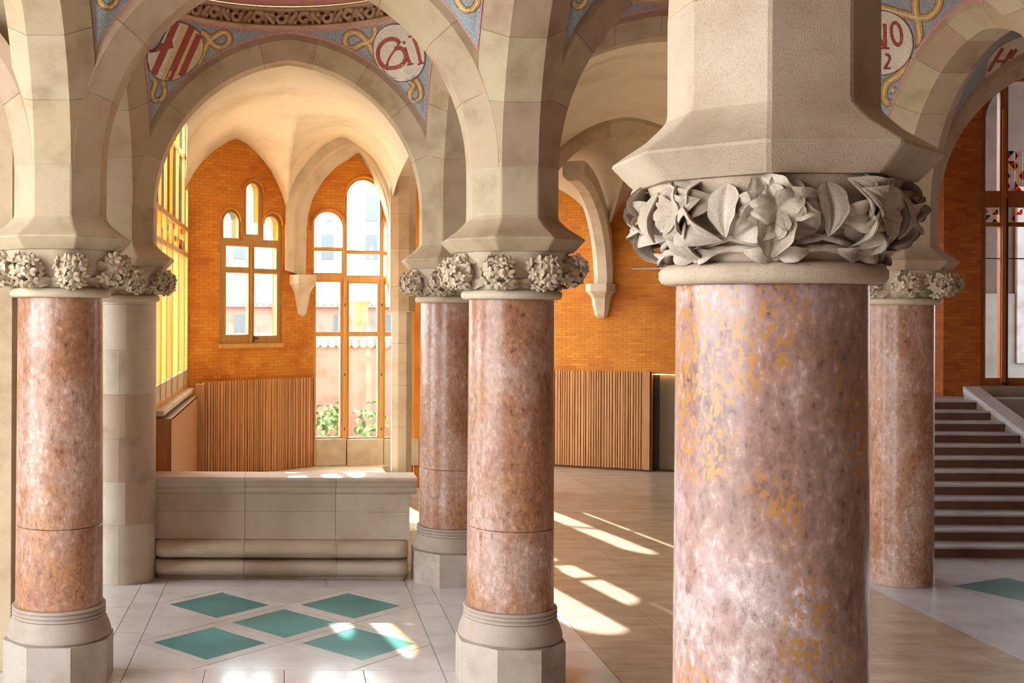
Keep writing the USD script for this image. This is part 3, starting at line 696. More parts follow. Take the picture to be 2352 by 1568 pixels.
# ---- mosaic figures set into the corners (traced onto the curved surface they lie in)
def cast(mesh, px, py):
    v, f = mesh; a, b = ray(px, py); d = np.stack([a, np.ones_like(a), b], 1)
    A, B, C = v[f[:, 0]], v[f[:, 1]], v[f[:, 2]]; e1, e2 = B - A, C - A
    N = np.cross(e1, e2); k = np.cross(-A, e1); L = np.linalg.norm(N, axis=1, keepdims=True) + 1e-12
    E = np.cross(e2, A)
    out = np.full((len(d), 3), np.nan); nn = np.zeros((len(d), 3)); N1 = N / L
    te = (e2 * k).sum(1)
    for i in range(0, len(d), 200):
        q = d[i:i + 200]
        det = -(q @ N.T); det = np.where(np.abs(det) < 1e-9, 1e-9, det)
        uu = (q @ E.T) * -1 / det; vv = (q @ k.T) / det; t = te[None] / det
        ok = (uu >= -.02) & (vv >= -.02) & (uu + vv <= 1.02) & (t > 100)
        t = np.where(ok, t, np.inf); j = t.argmin(1); r = np.arange(len(q)); tm = t[r, j]; h = np.isfinite(tm)
        out[i:i + 200][h] = q[h] * tm[h, None]; n = N1[j]; n = np.where((n * q).sum(1)[:, None] < 0, n, -n); nn[i:i + 200] = n
    return out, nn
def inlay(parent, name, poly, mesh, h, m, label=None, step=9.0):
    ms = []
    for g in getattr(poly, 'geoms', [poly]):
        if g.area < 2: continue
        v, f = tri_poly(shapely.segmentize(g, step))
        tm = trimesh.Trimesh(np.c_[v, np.zeros(len(v))], f, process=True)
        vv, ff = trimesh.remesh.subdivide_to_size(tm.vertices, tm.faces, step * 1.6)
        p, n = cast(mesh, vv[:, 0], vv[:, 1])
        ff = ff[~np.isnan(p[:, 0])[ff].sum(1).astype(bool) == False] if False else ff[(~np.isnan(p[:, 0]))[ff].all(1)]
        if not len(ff): continue
        top, bot = np.nan_to_num(p + n * h), np.nan_to_num(p - n * 1.0)
        k = len(p); e = np.sort(np.vstack([ff[:, [0, 1]], ff[:, [1, 2]], ff[:, [2, 0]]]), 1)
        eu, cnt = np.unique(e, axis=0, return_counts=True); e = eu[cnt == 1]
        side = np.vstack([np.stack([e[:, 0], e[:, 1], e[:, 1] + k], 1), np.stack([e[:, 0], e[:, 1] + k, e[:, 0] + k], 1)])
        ms.append((np.vstack([top, bot]), np.vstack([ff, side])))
    if not ms: return None
    v, f = cat_(ms)
    used = np.unique(f); remap = np.zeros(len(v), int); remap[used] = np.arange(len(used))
    return put(parent, name, (v[used], remap[f]), m, smooth=True, label=label)
def spl(pts, n=60):
    from scipy.interpolate import CubicSpline
    p = np.array(pts, float); t = np.r_[0, np.cumsum(np.linalg.norm(np.diff(p, axis=0), axis=1))]
    return CubicSpline(t, p)(np.linspace(0, t[-1], n))
def ell(cx, cy, a, b, rot):
    return shapely.affinity.rotate(shapely.affinity.scale(Point(cx, cy).buffer(1, 20), a, b), rot)
def ribbon(parent, pts, mesh, w, curve=True):
    l = LineString(spl(pts) if curve else pts)
    inlay(parent, 'ribbon_edge', l.buffer(w + 1.6, cap_style=2), mesh, .7, 'mosaic_brown')
    inlay(parent, 'ribbon', l.buffer(w, cap_style=2), mesh, 1.2, 'mosaic_ochre')
    inlay(parent, 'ribbon_light', l.buffer(w * .34, cap_style=2), mesh, 1.6, 'mosaic_gold')
def medal(name, at, label):
    return thing(name, at, label, 'mosaic emblem')
def stroke(pts, w, curve=True): return LineString(spl(pts, 40) if curve and len(pts) > 2 else pts).buffer(w, cap_style=2)

m1 = fields['left', 0]
t = medal('mosaic_medallion', (XD - 150, YC - 150, 640), 'cream oval mosaic medallion with the red word Gil and curling gold ribbons')
ribbon(t, [(862, 62), (846, 96), (826, 104), (806, 112), (793, 98), (800, 78), (820, 76), (836, 88), (856, 118), (870, 148)], m1, 6.5)
ribbon(t, [(955, 182), (966, 205), (962, 228), (948, 232), (941, 216), (948, 202), (940, 186)], m1, 5.5)
inlay(t, 'oval_edge', ell(917, 121, 69.8, 58.3, 62).difference(ell(917, 121, 67.2, 55.7, 62)), m1, 1.9, 'mosaic_brown')
ov = inlay(t, 'oval', ell(917, 121, 67.5, 56, 62), m1, 2.3, 'mosaic_cream')
G = stroke([(918, 98), (906, 89), (888, 92), (872, 108), (870, 132), (882, 151), (904, 155), (926, 146), (933, 128), (925, 112), (908, 112)], 4.6).union(stroke([(919, 96), (905, 118), (893, 138), (890, 160)], 2.4))
i_ = stroke([(930, 108), (936, 128), (942, 147)], 3.8).union(Point(929, 97).buffer(3.6)).union(stroke([(936, 149), (950, 145)], 2))
l_ = stroke([(951, 86), (960, 112), (967, 144)], 3.8).union(stroke([(960, 147), (974, 143)], 2)).union(stroke([(938, 84), (952, 82)], 2))
for g in (G, i_, l_): inlay(t, 'lettering', g, m1, 3.0, 'mosaic_red', step=6)

m2 = fields['left', 1]
t = medal('mosaic_shield', (XA + 150, YC - 150, 640), 'cream mosaic shield with a red cross and red stripes, ringed by gold ribbons')
ribbon(t, [(455, 152), (470, 112), (496, 82), (520, 76), (527, 92), (512, 108), (492, 104), (480, 90), (462, 74)], m2, 6.5)
ribbon(t, [(372, 180), (378, 205), (370, 228), (356, 230), (350, 214), (356, 198), (352, 180)], m2, 5.5)
sh = Polygon(spl([(339, 118), (341, 150), (352, 170), (382, 184), (420, 172), (450, 147), (466, 108), (460, 80), (430, 57), (402, 52), (372, 92), (339, 118)], 80))
inlay(t, 'shield_edge', sh.buffer(2.2).difference(sh.buffer(-.3)), m2, 1.9, 'mosaic_brown')
inlay(t, 'shield', sh, m2, 2.3, 'mosaic_cream')
right = sh.intersection(Polygon([(425, 40), (500, 60), (470, 200), (366, 190)]))
inlay(t, 'yellow_field', right, m2, 2.7, 'mosaic_yellow')
inlay(t, 'red_cross', LineString([(404, 50), (352, 170)]).buffer(7.5, cap_style=2).union(LineString([(342, 113), (396, 101)]).buffer(8, cap_style=2)).intersection(sh), m2, 3.1, 'mosaic_red')
for a, b in (((441, 58), (386, 182)), ((457, 78), (414, 174))):
    inlay(t, 'red_stripe', LineString([a, b]).buffer(7.2, cap_style=2).intersection(sh), m2, 3.2, 'mosaic_red')

m3 = fields['mid', 0]
t = medal('mosaic_medallion', (XF - 150, YC - 150, 640), 'round cream mosaic medallion with red letters NO at right of the near column')
ribbon(t, [(1990, 8), (2040, 22), (2096, 38), (2130, 40), (2152, 22), (2158, -6)], m3, 8)
ribbon(t, [(2104, -8), (2106, 40), (2112, 100), (2092, 142), (2056, 178), (2036, 192), (2030, 212), (2036, 234), (2052, 236), (2058, 220), (2048, 206)], m3, 8)
inlay(t, 'oval_edge', ell(2022, 98, 77.3, 75.3, 0).difference(ell(2022, 98, 74.7, 72.7, 0)), m3, 1.9, 'mosaic_brown')
inlay(t, 'oval', ell(2022, 98, 75, 73, 0), m3, 2.3, 'mosaic_cream')
N_ = stroke([(1996, 112), (1998, 52)], 4.2).union(stroke([(1996, 54), (2034, 108)], 4.4)).union(stroke([(2034, 110), (2033, 54)], 4.2)).union(stroke([(2024, 110), (2044, 110)], 2))
O_ = ell(2060, 77, 30, 15, 80).difference(ell(2060, 77, 21.5, 7.5, 80))
w_ = stroke([(2034, 124), (2044, 130), (2040, 144), (2034, 154)], 3.2).union(stroke([(2030, 156), (2046, 156)], 2.2))
for g in (N_, O_, w_): inlay(t, 'lettering', g, m3, 3.0, 'mosaic_red', step=6)

m4 = fields['right', 1]
t = medal('mosaic_medallion', (XF + 150, YC - 150, 640), 'shaded mosaic corner with dark red letter H at the far right edge')
inlay(t, 'oval', Polygon(spl([(2262, 176), (2268, 140), (2300, 104), (2332, 88), (2352, 84), (2356, 110), (2330, 138), (2290, 168), (2262, 176)], 60)), m4, 1.6, 'mosaic_cream')
Hh = stroke([(2268, 164), (2302, 110)], 3.6).union(stroke([(2290, 168), (2324, 114)], 3.6)).union(stroke([(2286, 140), (2306, 140)], 3)).union(stroke([(2312, 148), (2334, 112)], 3))
inlay(t, 'lettering', Hh, m4, 2.4, 'mosaic_red', step=6)

for key, k, pts, lab in ((('front', 0), 0, [(1050, -10), (1058, 14), (1075, 24), (1092, 14), (1096, -6)], 'gold ribbon loop in the blue mosaic corner left of the middle column top'),
                         (('front', 1), 0, [(228, -10), (234, 10), (250, 16), (264, 8), (268, -10)], 'gold ribbon loop in the blue mosaic corner right of the far left column top'),
                         (('hall', 1), 0, [(1316, -12), (1318, 8), (1330, 16), (1342, 6), (1346, -10)], 'gold ribbon loop in the blue mosaic corner right of the middle column top')):
    o = fields[key][0].mean(0)
    t = medal('mosaic_ribbon', o, lab)
    ribbon(t, pts, fields[key], 6.5)

# ------------------------------------------------------------ stone bench wall
t = thing('stone_bench', (-30, 3790, FL), 'long beige stone bench wall with rounded double plinth between the two rear columns at left', 'bench')
# profile: (y, z above the floor), swept along x with rounded ends
YB = 3742.0
prof = [(0, 0), (0, 9)] + [(8 - 40 * math.cos(q), 35 + 26 * math.sin(q)) for q in np.linspace(-1.4, 1.4, 13)] + [(20, 62), (20, 65)] + [(12 - 42 * math.cos(q), 91 + 26 * math.sin(q)) for q in np.linspace(-1.4, 1.4, 13)] + [(20, 118), (27, 120)]
back = [(30, 126), (38, 150), (44, 190), (46, 262), (40, 268), (38, 276), (40, 282), (34, 288), (30, 294), (30, 300), (24, 304), (22, 310), (26, 316), (34, 318), (150, 318)]
def bench_block(x0, x1, p, zoff, endl=False, endr=False, ydeep=150):
    xs = [x0 + .5, x1 - .5]
    rings = []
    pts = np.array(p, float)
    loop = np.vstack([pts, [[ydeep, pts[-1][1]], [ydeep, pts[0][1]]]])
    if endl:
        for q in np.linspace(np.pi / 2, 0, 7)[:-1]:
            rings.append(np.c_[np.full(len(loop), x0 + 26 * (1 - math.cos(q))), YB + np.maximum(loop[:, 0], loop[:, 0] + 26 * (1 - math.sin(q + 1e-9)) * 0) + 26 * (1 - math.cos(np.pi / 2 - (np.pi / 2 - q))) * 0 + 26 * (math.sin(q) if True else 0) * (loop[:, 0] < 100), FL + loop[:, 1]])
    else: rings.append(np.c_[np.full(len(loop), xs[0]), YB + loop[:, 0], FL + loop[:, 1]])
    if endr:
        for q in np.linspace(0, np.pi / 2, 7)[0 if True else 1:]:
            rings.append(np.c_[np.full(len(loop), x1 - 26 * (1 - math.sin(q)) if False else x1 - 26 + 26 * math.sin(q)), YB + loop[:, 0] + 26 * (1 - math.cos(q)) * (loop[:, 0] < 100), FL + loop[:, 1]])
    else: rings.append(np.c_[np.full(len(loop), xs[1]), YB + loop[:, 0], FL + loop[:, 1]])
    return loft(rings)
def bench_end(rings_x, p): pass
xs = [-430, -147, 143, 372]
def bench_sweep(x0, x1, p, el, er, R=38, ydeep=150):
    pts = np.array(p, float); loop = np.vstack([pts, [[ydeep, pts[-1][1]], [ydeep, pts[0][1]]]])
    st = []
    if el: st += [(x0 + R * (1 - math.sin(q)), R * (1 - math.cos(q))) for q in np.linspace(np.pi / 2, 0, 8)]
    else: st += [(x0 + .5, 0)]
    if er: st += [(x1 - R + R * math.sin(q), R * (1 - math.cos(q))) for q in np.linspace(0, np.pi / 2, 8)]
    else: st += [(x1 - .5, 0)]
    return loft([np.c_[np.full(len(loop), x), YB + loop[:, 0] + dy * (loop[:, 0] < ydeep - 1), FL + loop[:, 1]] for x, dy in st])
for i, (a, b) in enumerate(zip(xs[:-1], xs[1:])):
    put(t, 'plinth_block', bench_sweep(a, b, prof, i == 0, i == 2), 'parapet_stone', smooth=24)
    mid = [back[0], (34, 136), (40, 165), (44, 205)]
    put(t, 'back_block', bench_sweep(a - (8 if i == 0 else 0), b + (8 if i == 2 else 0), [(24, 120.6)] + mid, False, False), 'parapet_stone', smooth=35)
    put(t, 'back_block', bench_sweep(a - (8 if i == 0 else 0), b + (8 if i == 2 else 0), [(44, 205.7), (46, 262)], False, False), 'parapet_stone', smooth=35)
    put(t, 'coping_block', bench_sweep(a - (12 if i == 0 else 0), b + (30 if i == 2 else 0), [(46, 262.6)] + back[4:], False, False), 'parapet_stone', smooth=35)

# ------------------------------------------------------------ the rooms behind: walls, windows, panelling
W1 = Plane(-462, 5132, 576, 488)
W2 = Plane(92, 5602, math.cos(math.radians(15)), math.sin(math.radians(15)))
W3 = Plane(600, 6926, 487, -218)
W4 = Plane(3060, 5560, 1, 0)
def brick_wall(name, pl, poly, holes, course, length, m_brick, m_mortar, parts=0, depth=70, h0=0.0, focus=None, gap=1.15, kind='structure'):
    """A wall slab with real bricks in running bond on its face."""
    d0, z0, d1, z1 = poly.bounds
    t = thing(name, pl.to((d0 + d1) / 2, z0, 0), kind=kind)
    solid = poly.difference(holes) if holes is not None else poly
    put(t, 'mortar', prism(solid, pl.to, h0 - depth, h0 - .9), m_mortar)
    rows = int((z1 - z0) / course) + 1; small, big = [], []
    shapely.prepare(solid)
    for r in range(rows):
        for c in range(-1, int((d1 - d0) / length) + 2):
            x = d0 + c * length + (r % 2) * length / 2; z = z0 + r * course
            b = sbox(x + gap / 2, z + gap / 2, x + length - gap / 2, z + course - gap / 2)
            if not solid.intersects(b): continue
            q = b if solid.contains(b) else b.intersection(solid)
            for g in getattr(q, 'geoms', [q]):
                if g.geom_type == 'Polygon' and g.area > 25: big.append(g)
    rng = random.Random(7)
    if parts and focus is not None:
        big.sort(key=lambda g: math.hypot(g.centroid.x - focus[0], g.centroid.y - focus[1]))
    for g in big[:parts]:
        put(t, 'brick', prism(g, pl.to, h0 - 3, h0 + rng.uniform(-.2, .7)), m_brick)
    rest = [prism(g, pl.to, h0 - 3, h0 + rng.uniform(-.2, .7)) for g in big[parts:]]
    if rest:
        w = put(t, 'brickwork', cat_(rest), m_brick, kind='stuff')
        tone = np.concatenate([np.full(len(m[0]), rng.random()) for m in rest]).astype(np.float32)
        UsdGeom.PrimvarsAPI(stage.GetPrimAtPath(w)).CreatePrimvar('tone', Sdf.ValueTypeNames.FloatArray, 'vertex').Set(Vt.FloatArray.FromNumpy(tone))
    return t
def arch_poly(pl, x0, x1, ytop, ybot, h=0, rise=1.0):
    """A round-headed opening measured in the photograph."""
    (d0, zb), (d1, _) = pl.px(x0, ybot, h), pl.px(x1, ybot, h); zt = float(pl.px((x0 + x1) / 2, ytop, h)[1]); r = (d1 - d0) / 2
    c = (d0 + d1) / 2; a = np.linspace(0, np.pi, 25)
    return Polygon([(d0, zb), (d1, zb)] + [(c + r * math.cos(x), zt - r * rise + r * rise * math.sin(x)) for x in a])
def pts_px(pl, pts, h=0): return [tuple(map(float, pl.px(x, y, h))) for x, y in pts]

# left wall of the apse: two pointed fields under a cream vault
lun1 = [(425, 440), (432, 420), (445, 396), (469, 366), (490, 346), (508, 334), (524, 325), (540, 319), (548, 321), (564, 329), (584, 346), (603, 367), (620, 390), (635, 418), (647, 446), (656, 476)]
d_w1e = 742.0
L1 = pts_px(W1, lun1)
wall1 = Polygon([(0, FL), (d_w1e, FL), (d_w1e, 900), (L1[-1][0] + 40, 900)] + L1[::-1] + [(0, L1[0][1])])
wall1 = Polygon([(0, FL), (d_w1e, FL), (d_w1e, 860), (0, 860)])
win_hole = shapely.ops.unary_union([arch_poly(W1, 505, 553, 477, 560), arch_poly(W1, 559, 604, 412, 560), arch_poly(W1, 603.5, 648, 487, 560), W1.rect(505, 548, 647, 796)])
foc = W1.px(575, 820)
brick_wall('wall_left_apse', W1, wall1, win_hole, 15.2, 50, 'brick_orange', 'brick_mortar', 290, focus=foc)
def window_unit(t, pl, outer, panes, h0, h1, wood_m, glass='pane_glass', hg=None):
    fr = outer
    for q in panes: fr = fr.difference(q)
    put(t, 'frame', prism(fr, pl.to, h0, h1), wood_m)
    for q in panes:
        e = q.buffer(4.0, join_style=2).difference(q.buffer(.2, join_style=2)).intersection(outer)
        put(t, 'glazing_bead', prism(e, pl.to, h1 - .5, h1 + 3.0), wood_m)
        hg_ = (h0 + h1) / 2
        put(t, 'pane', prism(q.buffer(1.5), pl.to, hg_ - .8, hg_ + .8), glass)
t = thing('window_1', W1.to(*W1.px(575, 796), 0), kind='structure')
p1 = [arch_poly(W1, 515, 549.5, 488, 545), arch_poly(W1, 567, 594, 421, 537), arch_poly(W1, 607, 640.5, 497, 550.5)]
p1 += [W1.rect(521, 564, 572, 613.5), W1.rect(586, 567, 636.5, 618), W1.rect(521, 625.5, 572, 768), W1.rect(586, 628, 637, 770)]
window_unit(t, W1, win_hole.buffer(-.5), p1, -26, -8, 'wood_honey')
for a in (((505, 553), 477, 548), ((559, 604), 412, 540), ((603.5, 648), 487, 552)):   # rounded brick mouldings over the three lights
    q = arch_poly(W1, a[0][0], a[0][1], a[1], a[2]); c = np.array(q.exterior.coords)[2:27]
    put(t, 'arch_moulding', tube(W1.to(c[:, 0], c[:, 1], 3), 6.5, 8), 'brick_orange', smooth=50)
cs = W1.px(575, 548)
mid = [W1.px(579, y) for y in (556, 786)]
put(t, 'casement_meeting_stile', prism(sbox(mid[0][0] - 5, mid[1][1], mid[0][0] + 5, mid[0][1]), W1.to, -8, -3), 'wood_honey')
hd = W1.px(584, 778)
put(t, 'handle', cat_([prism(sbox(hd[0] - 3, hd[1] - 12, hd[0] + 3, hd[1] + 12), W1.to, -4, 0), prism(sbox(hd[0] - 3, hd[1] - 1, hd[0] + 22, hd[1] + 5), W1.to, 0, 4)]), 'iron_black')
sl = W1.rect(503, 790, 649, 797)
put(t, 'sill', prism(sl, W1.to, -8, 9), 'wood_honey')
st_ = [W1.px(x, y, -17) for x, y in ((620, 500), (634, 548))]
rev = arch_poly(W1, 607, 640.5, 497, 550.5)
put(t, 'stained_pane', prism(rev.intersection(Polygon(pts_px(W1, [(612, 490), (645, 490), (645, 556), (637, 556), (628, 530)]))), W1.to, -16.5, -15.5), 'glass_amber')
put(t, 'stained_pane', prism(arch_poly(W1, 515, 549.5, 488, 545).intersection(Polygon(pts_px(W1, [(510, 480), (555, 480), (555, 492), (540, 505), (524, 506), (512, 500)]))), W1.to, -16.5, -15.5), 'glass_teal')
put(t, 'stained_pane', prism(arch_poly(W1, 567, 594, 421, 537).intersection(Polygon(pts_px(W1, [(574, 415), (600, 415), (600, 510), (588, 512), (584, 450), (576, 425)]))), W1.to, -16.5, -15.5), 'glass_amber')

# glazed doors under the splayed stone arch
wall2 = Polygon([(-6, FL), (520, FL), (520, 900), (-6, 900)])
door_hole = shapely.ops.unary_union([arch_poly(W2, 716, 792, 480, 640), arch_poly(W2, 792, 879, 406, 640), arch_poly(W2, 879, 955, 480, 640), W2.rect(714, 600, 957, 1010)])
brick_wall('wall_back_door', W2, wall2, door_hole, 15.2, 50, 'brick_orange', 'brick_mortar', 0)
t = thing('door_1', W2.to(*W2.px(835, 1010), 0), kind='structure')
pd = [arch_poly(W2, 720, 788, 486, 567), arch_poly(W2, 797.5, 873.5, 413, 574.5), arch_poly(W2, 882, 950, 486, 577)]
pd += [W2.rect(720, 575, 786, 627), W2.rect(797.5, 582, 873.5, 633), W2.rect(882, 585, 950, 636)]
pd += [W2.rect(727, 647, 782, 762), W2.rect(803, 650, 868, 762), W2.rect(886, 653, 944, 762)]
pd += [W2.rect(727, 772, 782, 1003), W2.rect(803, 772, 868, 1003), W2.rect(886, 772, 944, 1003)]
window_unit(t, W2, door_hole.buffer(-.5), pd, -30, -10, 'wood_honey')
for x in (792.5, 877):
    (d, zt), (_, zb) = W2.px(x, 640), W2.px(x, 1008)
    put(t, 'mullion', prism(sbox(d - 7, zb, d + 7, zt), W2.to, -10, 1), 'wood_honey')
    for yy in (700, 860, 985):
        _, zz = W2.px(x, yy); put(t, 'hinge', prism(sbox(d - 2, zz - 6, d + 2, zz + 6), W2.to, 1, 3), 'iron_black')
for a in (((716, 792), 480, 566), ((792, 879), 406, 560), ((879, 955), 480, 566)):
    q = arch_poly(W2, a[0][0], a[0][1], a[1], a[2]); c = np.array(q.exterior.coords)[2:27]
    put(t, 'arch_moulding', tube(W2.to(c[:, 0], c[:, 1], 3), 7, 8), 'brick_orange', smooth=50)
t = thing('door_step', W2.to(*W2.px(835, 1068), 30), 'pale stone blocks forming the raised threshold below the glazed doors', 'threshold')
for x0, x1 in ((712, 795), (797, 880), (882, 962)):
    r = W2.rect(x0, 1009, x1, 1068, 14)
    put(t, 'threshold_block', prism(r.buffer(-.5), W2.to, -20, 14 if x0 != 797 else 20), 'pale_stone')
ZP = -727.0
plat = Polygon([(-450, 3960), (430, 3960), (430, 5600), (560, 5730), (540, 5800), (60, 5650), (-470, 5200)])
solo('raised_floor', prism(plat, flat, FL + .5, ZP), 'pale_stone', kind='structure')

# splayed stone arch on corbels in front of the doors
outer = [(657, 620), (657, 560), (657, 510), (659, 470), (666, 440), (678, 410), (692, 388), (706, 369), (725, 348), (746, 331), (764, 320), (783, 312), (800, 317), (822, 331), (842, 346), (860, 363), (871, 381), (882, 402), (892, 425), (899, 452), (903, 490), (904, 540), (903, 600), (900, 645)]
inner = [(704, 636), (704, 590), (705, 545), (707, 502), (712, 478), (719, 455), (731, 434), (745, 412), (756, 400), (768, 388), (786, 374), (805, 363), (825, 352), (833, 362), (840, 374), (848, 388), (857, 408), (864, 428), (873, 450), (879, 470), (885, 494), (889, 520), (892, 560), (891, 640)]
ou, inn = np.array(spl(outer, 90)), np.array(spl(inner, 90))
def on(pl, P, h): d, z = pl.px(P[:, 0], P[:, 1], h); return pl.to(d, z, h)
A0 = on(W2, ou, 95); A1 = on(W2, ou * .62 + inn * .38, 92); A2 = on(W2, ou * .50 + inn * .50, 70); A3 = on(W2, ou * .36 + inn * .64, 66); A4 = on(W2, inn, 12)
back = W2.to(*W2.px(inn[:, 0], inn[:, 1], 12), 0); outb = A0 - np.array([*W2.n, 0]) * 95
ringset = np.stack([A0, A1, A2, A3, A4, back, outb], 1)
t = thing('splayed_stone_arch', A0[45], 'small moulded cream stone arch on corbels framing the glazed doors', 'stone arch')
kk = np.linspace(0, 89, 10).astype(int)
for a, b in zip(kk[:-1], kk[1:]): put(t, 'voussoir', loft(ringset[a:b + 1]), 'pale_stone', smooth=30)
def corbel(t, pl, cx_px, top, bot, w, h, m='pale_stone'):
    d, z1 = map(float, pl.px(cx_px, top)); _, z0 = map(float, pl.px(cx_px, bot)); H = z1 - z0
    prof_ = [(w * .62, z1, h), (w * .62, z1 - H * .22, h), (w * .50, z1 - H * .30, h * .86), (w * .40, z1 - H * .42, h * .62), (w * .34, z1 - H * .70, h * .46), (w * .27, z1 - H * .92, h * .34), (w * .16, z0, h * .2)]
    rings = []
    for ww, z, hh in prof_:
        x = np.array([-ww, -ww, -ww * .55, ww * .55, ww, ww]); y = np.array([-2, hh * .55, hh, hh, hh * .55, -2])
        rings.append(pl.to(d + x, z, y))
    put(t, 'corbel', loft(rings), m, smooth=20)
corbel(t, W2, 688, 632, 728, 104, 112); corbel(t, W2, 902, 640, 692, 60, 100)

# respond pier right of the doors
t = thing('stone_pier', (505, 5440, ZP), 'tall pale stone pier standing right of the glazed doors', 'pier')
zl = [ZP, -520, -330, -140, 6]
for a, b in zip(zl[:-1], zl[1:]): put(t, 'pier_block', octo([(46, a + .4), (46, b - .4)], 505, 5440), 'pale_stone')
zl = [6, 120, 290, 450, 620, 780, 900]
for a, b in zip(zl[:-1], zl[1:]): put(t, 'pier_block', octo([(58, a + .4), (58, b - .4)], 508, 5440), 'arch_stone')

# right-hand rear wall
rwall = sbox(5738, FL, 6960, 1300); ropen = [sbox(y, -700, y + 260, 700) for y in (5765, 6050, 6335, 6620)]
rfn = lambda x, y, h: np.stack([h, x, y], -1)
t = thing('wall_back_return', (618, 6350, FL), kind='structure')
put(t, 'masonry', prism(rwall.difference(shapely.ops.unary_union(ropen)), rfn, 596, 640), 'brick_orange')
t = thing('window_5', (618, 6350, -700), kind='structure')
for q in ropen:
    put(t, 'frame', prism(q.difference(q.buffer(-14, join_style=2)).union(sbox(q.bounds[0] + 122, -700, q.bounds[0] + 138, 700)).union(sbox(q.bounds[0], 60, q.bounds[2], 80)), rfn, 606, 630), 'wood_honey')
    put(t, 'pane', prism(q.buffer(-16, join_style=2), rfn, 617, 619), 'pane_glass')
wall3 = sbox(0, FL, 2000, 900)
hx, hz = W3.px(975, 640); hz0, hz1 = 286 - 60, 760
hid = shapely.ops.unary_union([sbox(48, 170, 178, 660).union(Point(113, 660).buffer(65)), sbox(192, 170, 322, 660).union(Point(257, 660).buffer(65))])
d_n0, d_n1 = W3.px(1509, 900)[0], W3.px(1640, 900)[0]
niche = sbox(d_n0 - 34, FL, d_n1, -318)
brick_wall('wall_back_right', W3, wall3, hid.union(niche), 15.0, 50, 'brick_orange', 'brick_mortar', 290, depth=24, focus=W3.px(1460, 780))
t = thing('window_4', W3.to(170, 230, 0), kind='structure')
window_unit(t, W3, hid.buffer(-.5), [sbox(56, 180, 170, 420), sbox(56, 434, 170, 660).union(Point(113, 660).buffer(57)), sbox(200, 180, 314, 420), sbox(200, 434, 314, 660).union(Point(257, 660).buffer(57))], -14, -2, 'wood_honey')

def slat_panel(name, pl, d0, d1, z0, z1, h, label, seed, end=None):
    t = thing(name, pl.to((d0 + d1) / 2, z0, h), label, 'wall panelling')
    put(t, 'backing_board', prism(sbox(d0, z0, d1, z1 - 1), pl.to, 1.5, h - 9), 'slat_back')
    rng = random.Random(seed); d = d0; n = 0
    ws = []
    while d < d1 - 6:
        w = rng.choice([7.5, 10.5, 10.5, 13.5]); ws.append((d, min(w, d1 - d))); d += w + 3.6
    for d, w in ws[:298]:
        hh = h + rng.uniform(-2.0, 2.0)
        a = pl.to(np.array([d + .8, d, d, d + w, d + w, d + w - .8]), 0, np.array([hh, hh - .8, h - 9, h - 9, hh - .8, hh]))
        put(t, 'slat', loft([np.c_[a[:, :2], np.full(6, z)] for z in (z0, z1)]), 'wood_slat')
    return t
da, db = W1.px(466, 880, 24)[0], W1.px(722, 868, 24)[0]
t = slat_panel('slatted_wood_panel', W1, float(da), float(db), ZP + 2, -306, 24, 'slatted reddish wood panelling below the small arched window at left', 3)
put(t, 'edge_board', prism(sbox(float(db), ZP + 2, float(db) + 8, -304), W1.to, 0, 27), 'wood_panel')
t = slat_panel('slatted_wood_panel', W3, 118, float(d_n0 - 30), FL + 12, -310, 26, 'slatted reddish wood panelling along the rear wall between the middle and near columns', 5)
put(t, 'edge_board', prism(sbox(float(d_n0) - 64, FL + 10, float(d_n0) - 34, -308), W3.to, -55, 28), 'wood_panel')
put(t, 'skirting', prism(sbox(118, FL + 1, float(d_n0) - 32, FL + 12), W3.to, 0, 20), 'slat_back')
t = thing('door_2', W3.to((d_n0 + d_n1) / 2, FL, -60), kind='structure')
put(t, 'recess_cheek', prism(sbox(d_n0 - 34, FL + 1, d_n0 - 28, -320), W3.to, -66, -2), 'wood_panel')
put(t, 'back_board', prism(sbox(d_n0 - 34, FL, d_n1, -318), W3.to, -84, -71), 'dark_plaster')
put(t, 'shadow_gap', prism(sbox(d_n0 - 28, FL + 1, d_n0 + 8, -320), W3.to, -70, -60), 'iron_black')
put(t, 'leaf', prism(sbox(d_n0 + 8, FL + 6, d_n1, -322), W3.to, -66, -52), 'grey_door')
put(t, 'strip_lamp', prism(sbox(d_n0 - 26, -326, d_n1 - 2, -322), W3.to, -46, -34), 'lamp_warm')
put(t, 'lintel', prism(sbox(d_n0 - 36, -320, d_n1, -312), W3.to, -70, 2), 'wood_panel')
r0, r1 = W3.px(1451, 617, 18), W3.px(1620, 622, 18)
t = thing('wall_rail', W3.to(*r0, 18), 'thin metal light rail on the orange brick wall just left of the near column capital', 'light rail')
put(t, 'bar', prism(sbox(float(r0[0]), float(r0[1]) - 4, float(r1[0]), float(r0[1]) + 4), W3.to, 14, 22), 'pewter')
put(t, 'bracket', prism(sbox(float(r0[0]) + 30, float(r0[1]) - 3, float(r0[0]) + 38, float(r0[1]) + 3), W3.to, 0, 14), 'pewter')

